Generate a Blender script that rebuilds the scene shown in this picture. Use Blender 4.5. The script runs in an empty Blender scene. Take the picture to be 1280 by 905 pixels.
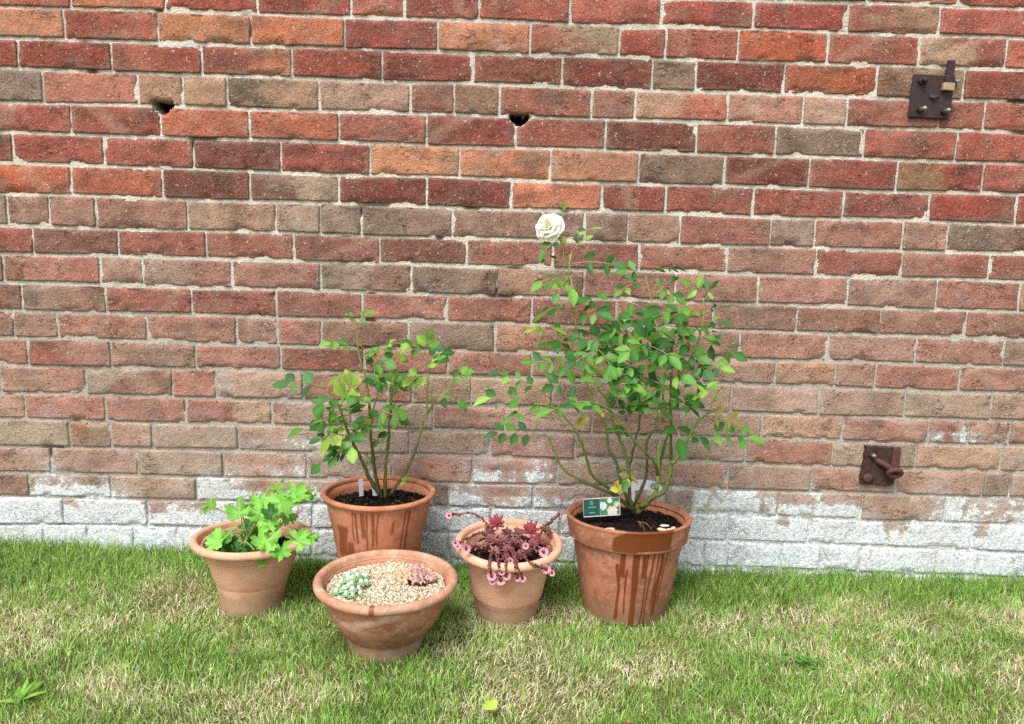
import bpy, math, random, json
import numpy as np
from mathutils import Vector, Matrix, Quaternion
DATA = json.loads(r'''{"courses":[[1.511,1.5097,1.5094,1.5101,1.5117],[1.439,1.4399,1.4402,1.4398,1.4388],[1.364,1.3641,1.3643,1.3644,1.3646],[1.2921,1.2904,1.2891,1.2883,1.288],[1.21,1.2123,1.2135,1.2138,1.2131],[1.1363,1.137,1.137,1.1364,1.135],[1.063,1.0591,1.0571,1.0571,1.059],[0.9842,0.9839,0.9835,0.9832,0.9829],[0.9025,0.9044,0.906,0.9072,0.9081],[0.8325,0.8341,0.8352,0.8358,0.8359],[0.7557,0.7578,0.7586,0.758,0.7562],[0.6837,0.6858,0.6866,0.6861,0.6843],[0.612,0.6115,0.6109,0.6104,0.6098],[0.5373,0.5418,0.5433,0.5416,0.5369],[0.4621,0.4635,0.464,0.4634,0.462],[0.3918,0.3937,0.3947,0.3946,0.3936],[0.3147,0.3208,0.3237,0.3233,0.3197],[0.2419,0.2453,0.2473,0.2481,0.2476],[0.1739,0.1774,0.1779,0.1752,0.1696],[0.0947,0.1029,0.1049,0.1009,0.0906],[0.0159,0.0236,0.0261,0.0234,0.0155]],"rows":["-1.100 b54 -0.868 c75 -0.639 b54 -0.408 a44 -0.275 b65 -0.091 945 0.134 a54 0.362 b65-a54 0.592 b54 0.827 a44 1.056 a55-a86 b54","-1.120 c85 -0.888 a54-b65 -0.657 c85 -0.424 c75 -0.192 945 0.037 c85 0.261 a65-a97 0.377 b54 0.558 a55 0.784 c64 1.014 a54 1.232 b96-955 c65","-1.239 a44 -1.007 943 -0.781 a54-943 -0.556 944-a64 -0.331 943 -0.103 944 0.121 854 0.347 844 0.458 877 0.680 844 0.915 a53 1.134 865-986 944","-1.182 887 -0.944 b76 -0.831 b97 -0.720 b97 -0.489 665-a86 -0.259 a87 -0.149 965 -0.035 977 0.199 a65 0.309 a76 0.544 b97-b64 0.735 b88 0.847 b98 1.082 a65 1.196 a65 b65","-1.115 a55 -0.890 a54 -0.666 b64 -0.439 b64 -0.218 a65 0.008 944 0.238 955 0.469 744 0.671 a65 0.898 877 1.134 a54 b54","-1.267 855 -1.037 a54 -0.810 a54 -0.588 744 -0.361 944 -0.132 c85 0.099 b75 0.326 b86 0.548 876 0.764 844 0.990 a54-944 1.212 975-943 b54","-1.125 c64 -0.891 b64 -0.668 744 -0.440 755-a98 -0.216 844 0.002 844 0.235 c75 0.400 955 0.626 954 0.860 a55 1.082 944-a66 1.309 a43-855 944","-1.294 a98 -1.185 a87 -1.066 b87 -0.830 a76 -0.603 986-b97 -0.489 a98 -0.382 887 -0.149 776-987 0.084 976 0.195 988 0.306 988 0.442 a88 0.677 a66 0.792 998 1.021 b88-a65 1.139 b88 665-976","-1.232 a43 -1.013 855 -0.785 a54 -0.559 a64 -0.336 855 -0.110 855 0.115 a65 0.340 955 0.570 a65 0.802 a76 1.027 a54 1.257 a76-a54 a54","-1.314 a76 -1.064 b87-b65 -0.952 b98 -0.722 a98-a76 -0.489 a76 -0.253 998-976 -0.029 776 0.199 a86 0.439 a77 0.656 a77 0.894 b88 1.127 b99-a88 1.347 b77 c97","-1.271 966 -1.052 888-977 -0.828 a54 -0.606 955 -0.382 a65 -0.158 b76 0.063 a65 0.287 a55 0.543 a65 0.766 977 0.986 a77 1.214 a76 a76","-1.298 977 -1.183 a87 -0.948 a76 -0.713 b87-a77 -0.604 a87 -0.489 a65 -0.258 977 -0.030 887 0.197 b86 0.418 a76 0.619 a87 0.855 a77 1.090 a88 1.326 a77 a98","-1.266 b76 -1.047 a55-a76 -0.822 a86 -0.598 a77 -0.377 954 -0.154 a65 0.070 a76 0.295 a86 0.526 a76 0.721 a87 0.881 b86 0.989 a87 1.215 a65 a76","-1.117 b87-b76 -0.887 998-853 -0.772 b65 -0.539 b98w4 -0.426 a54 -0.313 a77 -0.249 a43 -0.090 b96 0.126 b97 0.363 a87 0.608 b97 0.845 b98 1.077 a87 1.311 a98 b99w3","-1.283 b87w2 -1.069 b66w2 -0.854 a55 -0.624 944-b97 -0.409 b98 -0.190 a98 0.002 b76w3 0.237 a87 0.475 a77 0.696 a87 0.917 b97-b86 1.146 a65 1.257 955w6 1.370 a77w3 a76","-1.170 a97 -1.058 b75-b97 -0.946 b75-b97 -0.716 a98 -0.483 b98w3 -0.253 a98 -0.035 a98 0.195 a66 0.425 a77 0.658 a87 0.894 a53 1.003 a98 1.121 a98 1.355 c97 b98","-1.224 b87w1 -0.989 b87w1 -0.759 a98 -0.531 b87w3 -0.301 a98w1 -0.081 b76w1 0.150 a66w4 0.381 a98 0.615 b76 0.843 a87 1.076 b76-b98 1.314 b87w1 1.389 765 b98","-1.287 854 -1.066 a86w4 -0.833 b97w2 -0.597 b87w5 -0.373 b98w6 -0.187 a88w5 -0.147 765 0.085 b87w5 0.284 a98w4 0.445 b98w4 0.524 776 0.757 b98w8 0.989 b88w6 1.219 b97 b97w3","-1.200 b98w8 -0.969 b87w4 -0.721 b87w5 -0.518 b98w6 -0.300 b98w8 -0.030 b98w8 0.162 b98w8 0.383 b98w8 0.624 b98w8 0.848 b98w8 1.070 a98w6 1.302 b98w8 a87w5","-1.258 b98w8 -1.137 b98w9 -1.010 b98w9 -0.891 b98w8 -0.763 b98w9 -0.642 b98w9 -0.521 b98w9 -0.399 b98w9 -0.278 b98w9 -0.145 b98w8 -0.023 b98w9 0.094 b98w9 0.209 b98w9 0.332 b98w9 0.454 b98w9 0.565 b98w9 0.676 b98w9 0.779 b98w9 0.888 b98w9 0.998 b88w5 1.213 b98w7 1.327 b98w8 1.437 b98w8 b98w9"],"big":[{"r0":0.0036,"r1":0.0016,"p":[[0.326,-0.208,0.2492],[0.2874,-0.2154,0.2877],[0.1867,-0.2218,0.3357],[0.1463,-0.2278,0.3625],[0.1229,-0.2337,0.4074],[0.11,-0.2394,0.4362],[0.0957,-0.245,0.4549]]},{"r0":0.0038,"r1":0.0016,"p":[[0.3238,-0.208,0.2532],[0.2569,-0.2266,0.319],[0.2168,-0.2427,0.3511],[0.1955,-0.2579,0.4064],[0.1709,-0.2727,0.464],[0.1306,-0.287,0.5121],[0.0977,-0.3011,0.5331],[0.0678,-0.315,0.539]]},{"r0":0.004,"r1":0.0018,"p":[[0.3274,-0.198,0.2518],[0.3058,-0.1955,0.2916],[0.2927,-0.1934,0.3214],[0.2786,-0.1914,0.3715],[0.2572,-0.1894,0.411],[0.2491,-0.1875,0.4607],[0.2256,-0.1857,0.5057],[0.2022,-0.1838,0.5524],[0.1837,-0.182,0.6226],[0.1711,-0.1802,0.6942],[0.1552,-0.1785,0.7534],[0.1471,-0.1767,0.8143],[0.1447,-0.175,0.8748]]},{"r0":0.004200000000000001,"r1":0.002,"p":[[0.3219,-0.218,0.2589],[0.3103,-0.2283,0.2989],[0.3032,-0.2372,0.3698],[0.2791,-0.2457,0.4387],[0.2544,-0.2539,0.4927],[0.2396,-0.2619,0.542],[0.2128,-0.2697,0.577],[0.2077,-0.2774,0.6289],[0.2069,-0.285,0.6652]]},{"r0":0.0065,"r1":0.0018,"p":[[0.332,-0.218,0.253],[0.3629,-0.2296,0.2947],[0.3942,-0.2397,0.3232],[0.4017,-0.2493,0.3881],[0.4104,-0.2585,0.401],[0.4398,-0.2675,0.4704],[0.4647,-0.2763,0.5135],[0.4891,-0.285,0.5314]]},{"r0":0.005,"r1":0.0036,"p":[[0.3372,-0.228,0.2711],[0.37,-0.23,0.3052],[0.3758,-0.2318,0.3321],[0.3744,-0.2334,0.3826],[0.3713,-0.235,0.4306]]},{"r0":0.0032,"r1":0.0015,"p":[[0.3766,-0.225,0.34],[0.3626,-0.2532,0.3902],[0.3078,-0.2776,0.4481],[0.2544,-0.3008,0.515],[0.2322,-0.3232,0.5362],[0.2036,-0.345,0.553]]},{"r0":0.0034,"r1":0.0016,"p":[[0.3786,-0.225,0.3401],[0.381,-0.2208,0.3791],[0.3919,-0.2173,0.4344],[0.4039,-0.2138,0.4716],[0.4001,-0.2105,0.5437],[0.4188,-0.2073,0.5945],[0.4365,-0.2042,0.6295],[0.4555,-0.2011,0.6721],[0.4676,-0.198,0.7298],[0.4666,-0.195,0.7829]]},{"r0":0.0032,"r1":0.0016,"p":[[0.4095,-0.215,0.3459],[0.4116,-0.2042,0.3791],[0.4099,-0.1949,0.439],[0.4036,-0.186,0.5388],[0.4023,-0.1775,0.6203],[0.3792,-0.1691,0.6754],[0.3606,-0.161,0.719],[0.3492,-0.1529,0.7725],[0.3339,-0.145,0.8278]]},{"r0":0.0034,"r1":0.0016,"p":[[0.327,-0.188,0.2523],[0.3507,-0.2066,0.3395],[0.349,-0.2227,0.3887],[0.3434,-0.2379,0.4385],[0.3677,-0.2527,0.4975],[0.3664,-0.267,0.5658],[0.3357,-0.2811,0.6331],[0.3249,-0.295,0.681]]},{"r0":0.0026,"r1":0.0014,"p":[[0.3087,-0.205,0.3602],[0.322,-0.197,0.427],[0.3314,-0.1901,0.4897],[0.3195,-0.1836,0.5478],[0.3021,-0.1772,0.6371],[0.2901,-0.1711,0.6966],[0.276,-0.165,0.7616]]}],"small":[{"r0":0.005,"r1":0.0015,"p":[[-0.3017,-0.155,0.2523],[-0.3295,-0.169,0.3021],[-0.3491,-0.181,0.3568],[-0.3761,-0.1925,0.42],[-0.3892,-0.2036,0.4683],[-0.4039,-0.2144,0.5136],[-0.4241,-0.225,0.5405]]},{"r0":0.004200000000000001,"r1":0.0014,"p":[[-0.3057,-0.155,0.2543],[-0.3184,-0.1519,0.3075],[-0.329,-0.1493,0.3792],[-0.3355,-0.1467,0.4504],[-0.338,-0.1443,0.5008],[-0.3503,-0.1419,0.5708],[-0.3645,-0.1396,0.6202],[-0.3669,-0.1373,0.6736],[-0.3692,-0.135,0.6891]]},{"r0":0.0036,"r1":0.0012,"p":[[-0.3081,-0.165,0.2618],[-0.3214,-0.1697,0.3378],[-0.3267,-0.1738,0.4166],[-0.3222,-0.1776,0.4782],[-0.3099,-0.1814,0.5293],[-0.3171,-0.185,0.5851]]},{"r0":0.004200000000000001,"r1":0.0022,"p":[[-0.2928,-0.16,0.2543],[-0.2925,-0.1635,0.3222],[-0.2844,-0.1666,0.4159],[-0.2785,-0.1695,0.5078],[-0.2724,-0.1723,0.5584],[-0.2645,-0.175,0.5968]]},{"r0":0.004,"r1":0.0016,"p":[[-0.285,-0.145,0.2557],[-0.2436,-0.1398,0.3205],[-0.2204,-0.1353,0.3784],[-0.2054,-0.131,0.4401],[-0.196,-0.1269,0.4642],[-0.1951,-0.1228,0.5209],[-0.194,-0.1189,0.5612],[-0.2031,-0.115,0.6111]]},{"r0":0.002,"r1":0.0012,"p":[[-0.1962,-0.125,0.4637],[-0.1812,-0.1176,0.4914],[-0.164,-0.1111,0.5195],[-0.1487,-0.105,0.5435]]}],"bigs":[[0.101,-0.255,0.45,-0.014,-0.295,0.466,7,0.034,0],[0.068,-0.315,0.539,-0.031,-0.365,0.561,5,0.0345,1],[0.108,-0.305,0.547,-0.01,-0.335,0.608,7,0.0292,0],[0.127,-0.305,0.516,0.017,-0.365,0.521,5,0.0329,1],[0.18,-0.215,0.589,0.066,-0.275,0.63,7,0.0305,1],[0.195,-0.245,0.564,0.109,-0.325,0.585,5,0.0339,0],[0.206,-0.325,0.549,0.105,-0.365,0.538,5,0.0361,0],[0.229,-0.325,0.527,0.148,-0.385,0.556,5,0.0325,1],[0.182,-0.195,0.625,0.107,-0.235,0.667,5,0.0346,0],[0.171,-0.185,0.695,0.066,-0.215,0.697,5,0.025,2],[0.171,-0.185,0.681,0.124,-0.265,0.679,3,0.0385,1],[0.157,-0.185,0.748,0.094,-0.215,0.743,5,0.0345,0],[0.157,-0.185,0.739,0.213,-0.235,0.741,5,0.0364,0],[0.147,-0.175,0.81,0.08,-0.225,0.811,5,0.0325,1],[0.147,-0.175,0.824,0.118,-0.225,0.786,3,0.0306,2],[0.146,-0.185,0.824,0.151,-0.225,0.798,1,0.0418,2],[0.146,-0.175,0.852,0.241,-0.205,0.856,5,0.0343,0],[0.146,-0.175,0.852,0.087,-0.205,0.861,3,0.0229,0],[0.13,-0.175,0.908,0.189,-0.195,0.936,3,0.0285,2],[0.121,-0.165,0.908,0.126,-0.165,0.974,1,0.0248,2],[0.12,-0.185,0.908,0.087,-0.215,0.885,3,0.0302,1],[0.145,-0.175,0.875,0.178,-0.175,0.91,3,0.0228,0],[0.276,-0.165,0.762,0.19,-0.205,0.768,5,0.0367,0],[0.276,-0.165,0.762,0.312,-0.215,0.757,3,0.0387,1],[0.28,-0.165,0.75,0.248,-0.235,0.718,3,0.0426,1],[0.29,-0.175,0.697,0.211,-0.225,0.68,5,0.0387,0],[0.297,-0.175,0.664,0.325,-0.225,0.702,5,0.033,0],[0.334,-0.145,0.824,0.285,-0.165,0.841,3,0.0311,1],[0.334,-0.145,0.828,0.394,-0.175,0.85,5,0.033,0],[0.336,-0.145,0.818,0.273,-0.185,0.796,5,0.0292,0],[0.346,-0.145,0.789,0.402,-0.185,0.78,5,0.0293,1],[0.351,-0.145,0.772,0.391,-0.145,0.816,3,0.0273,2],[0.467,-0.195,0.783,0.431,-0.215,0.815,3,0.0304,2],[0.467,-0.195,0.783,0.475,-0.215,0.807,3,0.0285,2],[0.467,-0.195,0.749,0.497,-0.215,0.763,3,0.0267,0],[0.468,-0.195,0.739,0.397,-0.245,0.755,5,0.0343,1],[0.467,-0.195,0.726,0.503,-0.215,0.729,3,0.0287,0],[0.457,-0.195,0.671,0.531,-0.235,0.66,5,0.0345,0],[0.457,-0.195,0.671,0.478,-0.245,0.707,5,0.0384,1],[0.452,-0.195,0.662,0.376,-0.255,0.686,5,0.0384,0],[0.439,-0.195,0.628,0.503,-0.245,0.623,5,0.0327,2],[0.43,-0.195,0.612,0.359,-0.255,0.63,5,0.0366,1],[0.396,-0.205,0.593,0.439,-0.285,0.59,5,0.0365,0],[0.398,-0.215,0.556,0.307,-0.295,0.607,5,0.0383,0],[0.398,-0.215,0.537,0.419,-0.315,0.562,3,0.0442,1],[0.4,-0.225,0.5,0.41,-0.285,0.461,3,0.046,0],[0.433,-0.245,0.544,0.462,-0.305,0.585,5,0.034,2],[0.44,-0.265,0.47,0.562,-0.305,0.474,7,0.0357,1],[0.462,-0.285,0.515,0.515,-0.315,0.515,5,0.0315,3],[0.471,-0.285,0.52,0.484,-0.305,0.573,3,0.0259,3],[0.44,-0.265,0.47,0.458,-0.305,0.458,3,0.032,0],[0.362,-0.155,0.718,0.294,-0.225,0.728,5,0.0351,0],[0.365,-0.155,0.703,0.402,-0.215,0.711,5,0.0352,1],[0.38,-0.165,0.675,0.312,-0.245,0.67,5,0.037,0],[0.38,-0.165,0.669,0.42,-0.225,0.693,5,0.0351,0],[0.325,-0.295,0.681,0.272,-0.335,0.667,5,0.0363,1],[0.325,-0.295,0.677,0.362,-0.335,0.661,5,0.0363,0],[0.333,-0.295,0.635,0.265,-0.325,0.629,5,0.0364,0],[0.339,-0.295,0.626,0.389,-0.335,0.616,5,0.0364,0],[0.357,-0.295,0.571,0.289,-0.325,0.581,7,0.033,1],[0.361,-0.295,0.562,0.415,-0.335,0.544,5,0.0312,0],[0.207,-0.285,0.658,0.157,-0.325,0.641,5,0.031,0],[0.207,-0.285,0.665,0.231,-0.335,0.637,3,0.0329,1],[0.207,-0.285,0.621,0.259,-0.325,0.611,5,0.0348,0],[0.215,-0.285,0.576,0.283,-0.335,0.595,5,0.0331,1],[0.236,-0.285,0.547,0.188,-0.335,0.519,3,0.0332,3],[0.255,-0.245,0.496,0.309,-0.305,0.544,5,0.0341,1],[0.321,-0.175,0.546,0.266,-0.225,0.535,5,0.0353,0],[0.32,-0.185,0.528,0.372,-0.225,0.515,5,0.0332,1],[0.309,-0.165,0.614,0.235,-0.215,0.639,5,0.0352,0],[0.319,-0.175,0.586,0.353,-0.235,0.578,5,0.0351,1],[0.349,-0.215,0.417,0.332,-0.265,0.459,1,0.0388,0],[0.247,-0.205,0.461,0.286,-0.245,0.462,3,0.0311,1],[0.314,-0.245,0.44,0.259,-0.295,0.478,3,0.0286,0],[0.312,-0.235,0.361,0.296,-0.265,0.351,3,0.0289,3],[0.271,-0.245,0.597,0.194,-0.325,0.609,5,0.0319,1],[0.405,-0.165,0.626,0.45,-0.225,0.647,5,0.0352,1],[0.332,-0.175,0.704,0.267,-0.225,0.689,5,0.0329,1],[0.401,-0.185,0.649,0.334,-0.255,0.657,5,0.0367,0],[0.365,-0.165,0.723,0.429,-0.205,0.739,5,0.033,0],[0.4,-0.195,0.568,0.323,-0.225,0.537,5,0.0348,2],[0.438,-0.195,0.632,0.463,-0.255,0.619,5,0.0327,0],[0.295,-0.185,0.665,0.257,-0.245,0.653,3,0.0366,1],[0.369,-0.201,0.567,0.29,-0.188,0.577,3,0.0409,0],[0.363,-0.27,0.546,0.426,-0.292,0.551,5,0.0318,0],[0.313,-0.198,0.689,0.238,-0.262,0.697,7,0.0337,0],[0.42,-0.282,0.74,0.335,-0.337,0.759,5,0.0396,0],[0.262,-0.251,0.524,0.33,-0.319,0.553,7,0.0336,0],[0.278,-0.222,0.659,0.207,-0.228,0.667,3,0.0351,0],[0.314,-0.297,0.674,0.322,-0.279,0.705,3,0.0394,0],[0.405,-0.224,0.731,0.332,-0.293,0.747,3,0.0386,0],[0.243,-0.233,0.678,0.178,-0.223,0.683,5,0.0392,0]],"smalls":[[-0.369,-0.135,0.689,-0.383,-0.155,0.714,3,0.0256,1],[-0.369,-0.135,0.683,-0.342,-0.155,0.716,3,0.0237,1],[-0.365,-0.135,0.619,-0.421,-0.185,0.648,5,0.0297,2],[-0.361,-0.135,0.61,-0.305,-0.165,0.633,3,0.0298,1],[-0.367,-0.135,0.639,-0.313,-0.185,0.599,3,0.0297,1],[-0.424,-0.225,0.541,-0.503,-0.255,0.559,5,0.0342,0],[-0.401,-0.225,0.516,-0.42,-0.275,0.516,3,0.0381,0],[-0.392,-0.225,0.497,-0.353,-0.275,0.562,5,0.042,4],[-0.385,-0.225,0.473,-0.468,-0.265,0.455,3,0.0383,0],[-0.379,-0.225,0.458,-0.406,-0.275,0.435,5,0.0383,4],[-0.379,-0.225,0.468,-0.355,-0.265,0.507,5,0.0383,0],[-0.369,-0.225,0.429,-0.434,-0.255,0.366,3,0.0326,0],[-0.364,-0.225,0.419,-0.391,-0.275,0.393,3,0.0327,0],[-0.369,-0.225,0.429,-0.354,-0.275,0.413,3,0.0346,2],[-0.352,-0.135,0.57,-0.4,-0.185,0.567,5,0.0358,2],[-0.346,-0.135,0.539,-0.298,-0.185,0.554,3,0.0299,2],[-0.278,-0.175,0.499,-0.255,-0.225,0.501,1,0.049,0],[-0.272,-0.175,0.529,-0.278,-0.215,0.556,1,0.047,3],[-0.264,-0.175,0.597,-0.245,-0.195,0.632,5,0.0253,3],[-0.203,-0.115,0.611,-0.193,-0.135,0.654,3,0.0321,2],[-0.203,-0.115,0.601,-0.228,-0.145,0.641,3,0.0321,1],[-0.194,-0.115,0.56,-0.228,-0.155,0.557,3,0.0342,4],[-0.199,-0.115,0.581,-0.171,-0.135,0.605,3,0.0302,2],[-0.149,-0.105,0.544,-0.103,-0.125,0.569,5,0.0284,1],[-0.332,-0.135,0.375,-0.297,-0.185,0.42,3,0.0283,0],[-0.321,-0.185,0.47,-0.346,-0.215,0.456,3,0.0274,3],[-0.32,-0.145,0.305,-0.333,-0.185,0.369,3,0.0182,2],[-0.267,-0.155,0.278,-0.239,-0.175,0.307,3,0.0182,2],[-0.32,-0.145,0.632,-0.258,-0.165,0.647,3,0.0236,2],[-0.34,-0.135,0.499,-0.369,-0.195,0.52,5,0.036,2],[-0.374,-0.205,0.423,-0.438,-0.229,0.421,5,0.0275,0],[-0.387,-0.205,0.473,-0.427,-0.23,0.491,3,0.0297,2],[-0.398,-0.205,0.496,-0.43,-0.234,0.522,3,0.0319,1],[-0.329,-0.185,0.45,-0.361,-0.232,0.437,5,0.0316,1],[-0.321,-0.185,0.49,-0.254,-0.211,0.474,5,0.0309,1],[-0.346,-0.135,0.543,-0.266,-0.14,0.54,5,0.0306,0],[-0.352,-0.135,0.576,-0.283,-0.119,0.566,5,0.035,1],[-0.361,-0.135,0.608,-0.294,-0.175,0.604,5,0.0301,1],[-0.279,-0.175,0.469,-0.336,-0.213,0.458,5,0.0311,1],[-0.274,-0.175,0.545,-0.312,-0.206,0.56,5,0.0305,0],[-0.196,-0.115,0.509,-0.12,-0.128,0.502,3,0.0334,1],[-0.198,-0.115,0.56,-0.25,-0.131,0.551,5,0.0345,2],[-0.201,-0.115,0.597,-0.161,-0.111,0.62,5,0.0328,0],[-0.354,-0.225,0.399,-0.409,-0.226,0.381,5,0.0334,1],[-0.313,-0.185,0.51,-0.371,-0.214,0.519,5,0.0323,2],[-0.386,-0.225,0.487,-0.441,-0.221,0.462,5,0.0319,1],[-0.364,-0.225,0.449,-0.414,-0.228,0.457,5,0.0295,1]],"ger":[[-0.703,-0.235,0.246,0.0523,0],[-0.612,-0.305,0.258,0.0559,1],[-0.569,-0.285,0.254,0.0641,1],[-0.532,-0.235,0.261,0.0736,1],[-0.515,-0.185,0.261,0.0676,1],[-0.495,-0.155,0.257,0.0485,0],[-0.541,-0.315,0.237,0.0483,1],[-0.541,-0.335,0.202,0.0627,1],[-0.505,-0.345,0.182,0.0477,2],[-0.481,-0.285,0.185,0.0607,1],[-0.464,-0.255,0.182,0.0424,1],[-0.663,-0.305,0.186,0.0638,1],[-0.653,-0.275,0.188,0.0457,2],[-0.605,-0.255,0.186,0.0501,3],[-0.608,-0.285,0.17,0.0456,3],[-0.567,-0.315,0.164,0.0374,3],[-0.637,-0.275,0.159,0.0497,3],[-0.566,-0.205,0.18,0.0515,2],[-0.529,-0.195,0.212,0.0516,2],[-0.629,-0.205,0.192,0.0435,3],[-0.567,-0.165,0.269,0.0441,0],[-0.597,-0.215,0.252,0.0509,1]],"trails":[[[-0.0274,-0.242,0.2066],[-0.0407,-0.242,0.2311],[-0.0684,-0.242,0.2493],[-0.1047,-0.242,0.2464],[-0.1257,-0.252,0.2457]],[[-0.0267,-0.242,0.1798],[-0.0486,-0.262,0.2082],[-0.0723,-0.292,0.2082],[-0.0923,-0.312,0.2046],[-0.1014,-0.322,0.2011]],[[-0.0257,-0.292,0.189],[-0.0602,-0.322,0.2004],[-0.0779,-0.352,0.2069]],[[-0.0147,-0.312,0.1901],[-0.0223,-0.362,0.1928],[-0.0233,-0.382,0.1835],[-0.0175,-0.377,0.1527]],[[-0.0006,-0.312,0.1905],[-0.005,-0.372,0.1904],[-0.0028,-0.384,0.1778],[0.0032,-0.372,0.1383]],[[0.0101,-0.312,0.1871],[0.0138,-0.382,0.1881],[0.0154,-0.377,0.1554]],[[0.0239,-0.322,0.1954],[0.0342,-0.382,0.1851],[0.0349,-0.377,0.1649],[0.0423,-0.372,0.1466]],[[0.0309,-0.322,0.1956],[0.0394,-0.382,0.1816],[0.0526,-0.372,0.1451]],[[0.0487,-0.322,0.185],[0.0685,-0.372,0.1816],[0.0857,-0.372,0.1767],[0.1063,-0.362,0.1667]],[[0.0866,-0.242,0.183],[0.1101,-0.192,0.2027],[0.1279,-0.172,0.2094],[0.1458,-0.162,0.224]],[[0.0562,-0.292,0.1875],[0.1005,-0.332,0.1936]],[[0.0063,-0.302,0.194],[0.024,-0.372,0.1883]],[[0.056,-0.282,0.1984],[0.0583,-0.332,0.2071]]],"rosettes":[[[-0.0096,-0.242,0.2224],0.03,0],[[0.0715,-0.232,0.2036],0.03,0],[[-0.0208,-0.282,0.1962],0.024,1],[[0.006,-0.292,0.2011],0.022,1],[[0.1089,-0.222,0.1987],0.024,2],[[0.0351,-0.262,0.1859],0.02,1],[[0.0779,-0.282,0.1877],0.022,1],[[-0.0431,-0.302,0.1889],0.02,3],[[0.0426,-0.222,0.193],0.02,1],[[0.0892,-0.262,0.1912],0.02,0],[[0.0167,-0.232,0.1962],0.02,1],[[0.0559,-0.312,0.1847],0.018,1],[[0.0171,-0.312,0.1873],0.018,1],[[0.1118,-0.252,0.1801],0.018,2],[[-0.0273,-0.242,0.2028],0.02,1]],"heads":[[-0.3327,-0.4245,0.165],[-0.312,-0.4232,0.165],[-0.2896,-0.4431,0.16],[-0.3415,-0.4488,0.16],[-0.3303,-0.4747,0.158],[-0.3154,-0.4695,0.168],[-0.2997,-0.4746,0.16],[-0.3475,-0.4741,0.15],[-0.3102,-0.4845,0.162],[-0.3094,-0.4885,0.152],[-0.3245,-0.3894,0.158],[-0.345,-0.4591,0.155],[-0.3264,-0.4493,0.168],[-0.3238,-0.4844,0.152],[-0.2986,-0.4505,0.162],[-0.2981,-0.4033,0.155],[-0.2956,-0.4786,0.15],[-0.3175,-0.4478,0.17],[-0.321,-0.4758,0.166]],"bead_c":[-0.1871,-0.402,0.155],"cam":{"R":[0.99956,-0.00367,0.02942],"U":[-0.02848,0.15661,0.98725],"F":[0.00823,0.98765,-0.15643],"loc":[0,-2.0195,0.9039]},"misc":{"flower":[0.0938,-0.195,0.9367],"bud":[0.1276,-0.185,0.9044],"plateU":[1.0505,0.0,1.2932],"plateL":[1.0208,0.0,0.3315],"hole1":[-0.8848,0.0,1.2097],"hole2":[0.0168,0.0,1.2056],"label":[0.2215,-0.245,0.286],"label2":[0.3695,-0.105,0.2864],"tag1":[-0.3617,-0.115,0.2775],"tag2":[-0.3213,-0.135,0.2915],"stem704":[0.1301,-0.18,0.8518],"yel":[0.2844,-0.25,0.3255],"root":[0.33,-0.245,0.2446],"weed":[-0.9059,-0.6718,0.02],"weed2":[-0.105,-0.0943,0.02],"clover":[0.6668,-0.4744,0.02],"leaf":[-0.0183,-0.6758,0.035],"dead1":[0.2741,-0.6157,0.03],"dead2":[0.2425,-0.7196,0.03],"weed3":[-0.2171,0.0572,0.02]},"patches":[[-0.795,-0.239,0.079,0.25],[-1.041,-0.354,0.222,0.12],[-0.528,-0.402,0.108,0.05],[0.131,-0.251,0.177,0.12],[0.341,-0.494,0.103,0.28],[0.161,-0.591,0.145,0.15],[1.06,-0.321,0.114,0.16],[0.739,-0.259,0.118,0.1],[-0.443,-0.67,0.122,0.1],[-0.722,-0.629,0.126,0.05],[-0.696,-0.511,0.101,-0.25],[-0.286,-0.689,0.091,-0.22],[0.124,-0.368,0.092,-0.05],[0.423,-0.58,0.098,-0.22],[0.935,-0.543,0.1,-0.2],[-0.859,-0.662,0.046,-0.12],[0.239,-0.158,0.124,-0.25],[0.502,-0.096,0.128,-0.2],[-0.492,-0.155,0.082,-0.2],[-0.123,-0.265,0.078,-0.2],[0.994,-0.583,0.082,-0.1],[-0.099,-0.574,0.065,-0.1],[0.892,0.084,0.185,0.15],[-0.536,-0.534,0.067,-0.1]]}''')
random.seed(7); rng = np.random.default_rng(11)
scene = bpy.context.scene; C = scene.collection
R = math.radians

# ---------------------------------------------------------------- helpers
def lin(c):
    c = np.asarray(c, float)
    return np.where(c <= .04045, c/12.92, ((c+.055)/1.055)**2.4)
def rgb(r, g, b, k=1.0):
    return lin(np.array([r, g, b])/255.0)*k
def vnoise(x, y, s, seed=0):
    """smooth value noise 0..1 on numpy arrays, cell size s"""
    x = np.asarray(x)/s + 137.3*seed; y = np.asarray(y)/s + 71.7*seed
    xi = np.floor(x).astype(np.int64); yi = np.floor(y).astype(np.int64)
    fx = x-xi; fy = y-yi; fx = fx*fx*(3-2*fx); fy = fy*fy*(3-2*fy)
    def h(a, b):
        n = (a*374761393 + b*668265263 + seed*1442695041) & 0x7fffffff
        n = ((n ^ (n >> 13))*1274126177) & 0x7fffffff
        n = (n ^ (n >> 16)) & 0xffff
        return n/65535.0
    a = h(xi, yi); b = h(xi+1, yi); c = h(xi, yi+1); d = h(xi+1, yi+1)
    return (a*(1-fx)+b*fx)*(1-fy) + (c*(1-fx)+d*fx)*fy
def fbm(x, y, s, seed=0, o=3):
    v = 0; t = 0; a = 1
    for i in range(o):
        v = v + a*vnoise(x, y, s, seed+i); t += a; a *= .55; s /= 2.1
    return v/t
def sstep(a, b, x):
    t = np.clip((x-a)/(b-a), 0, 1); return t*t*(3-2*t)

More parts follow.
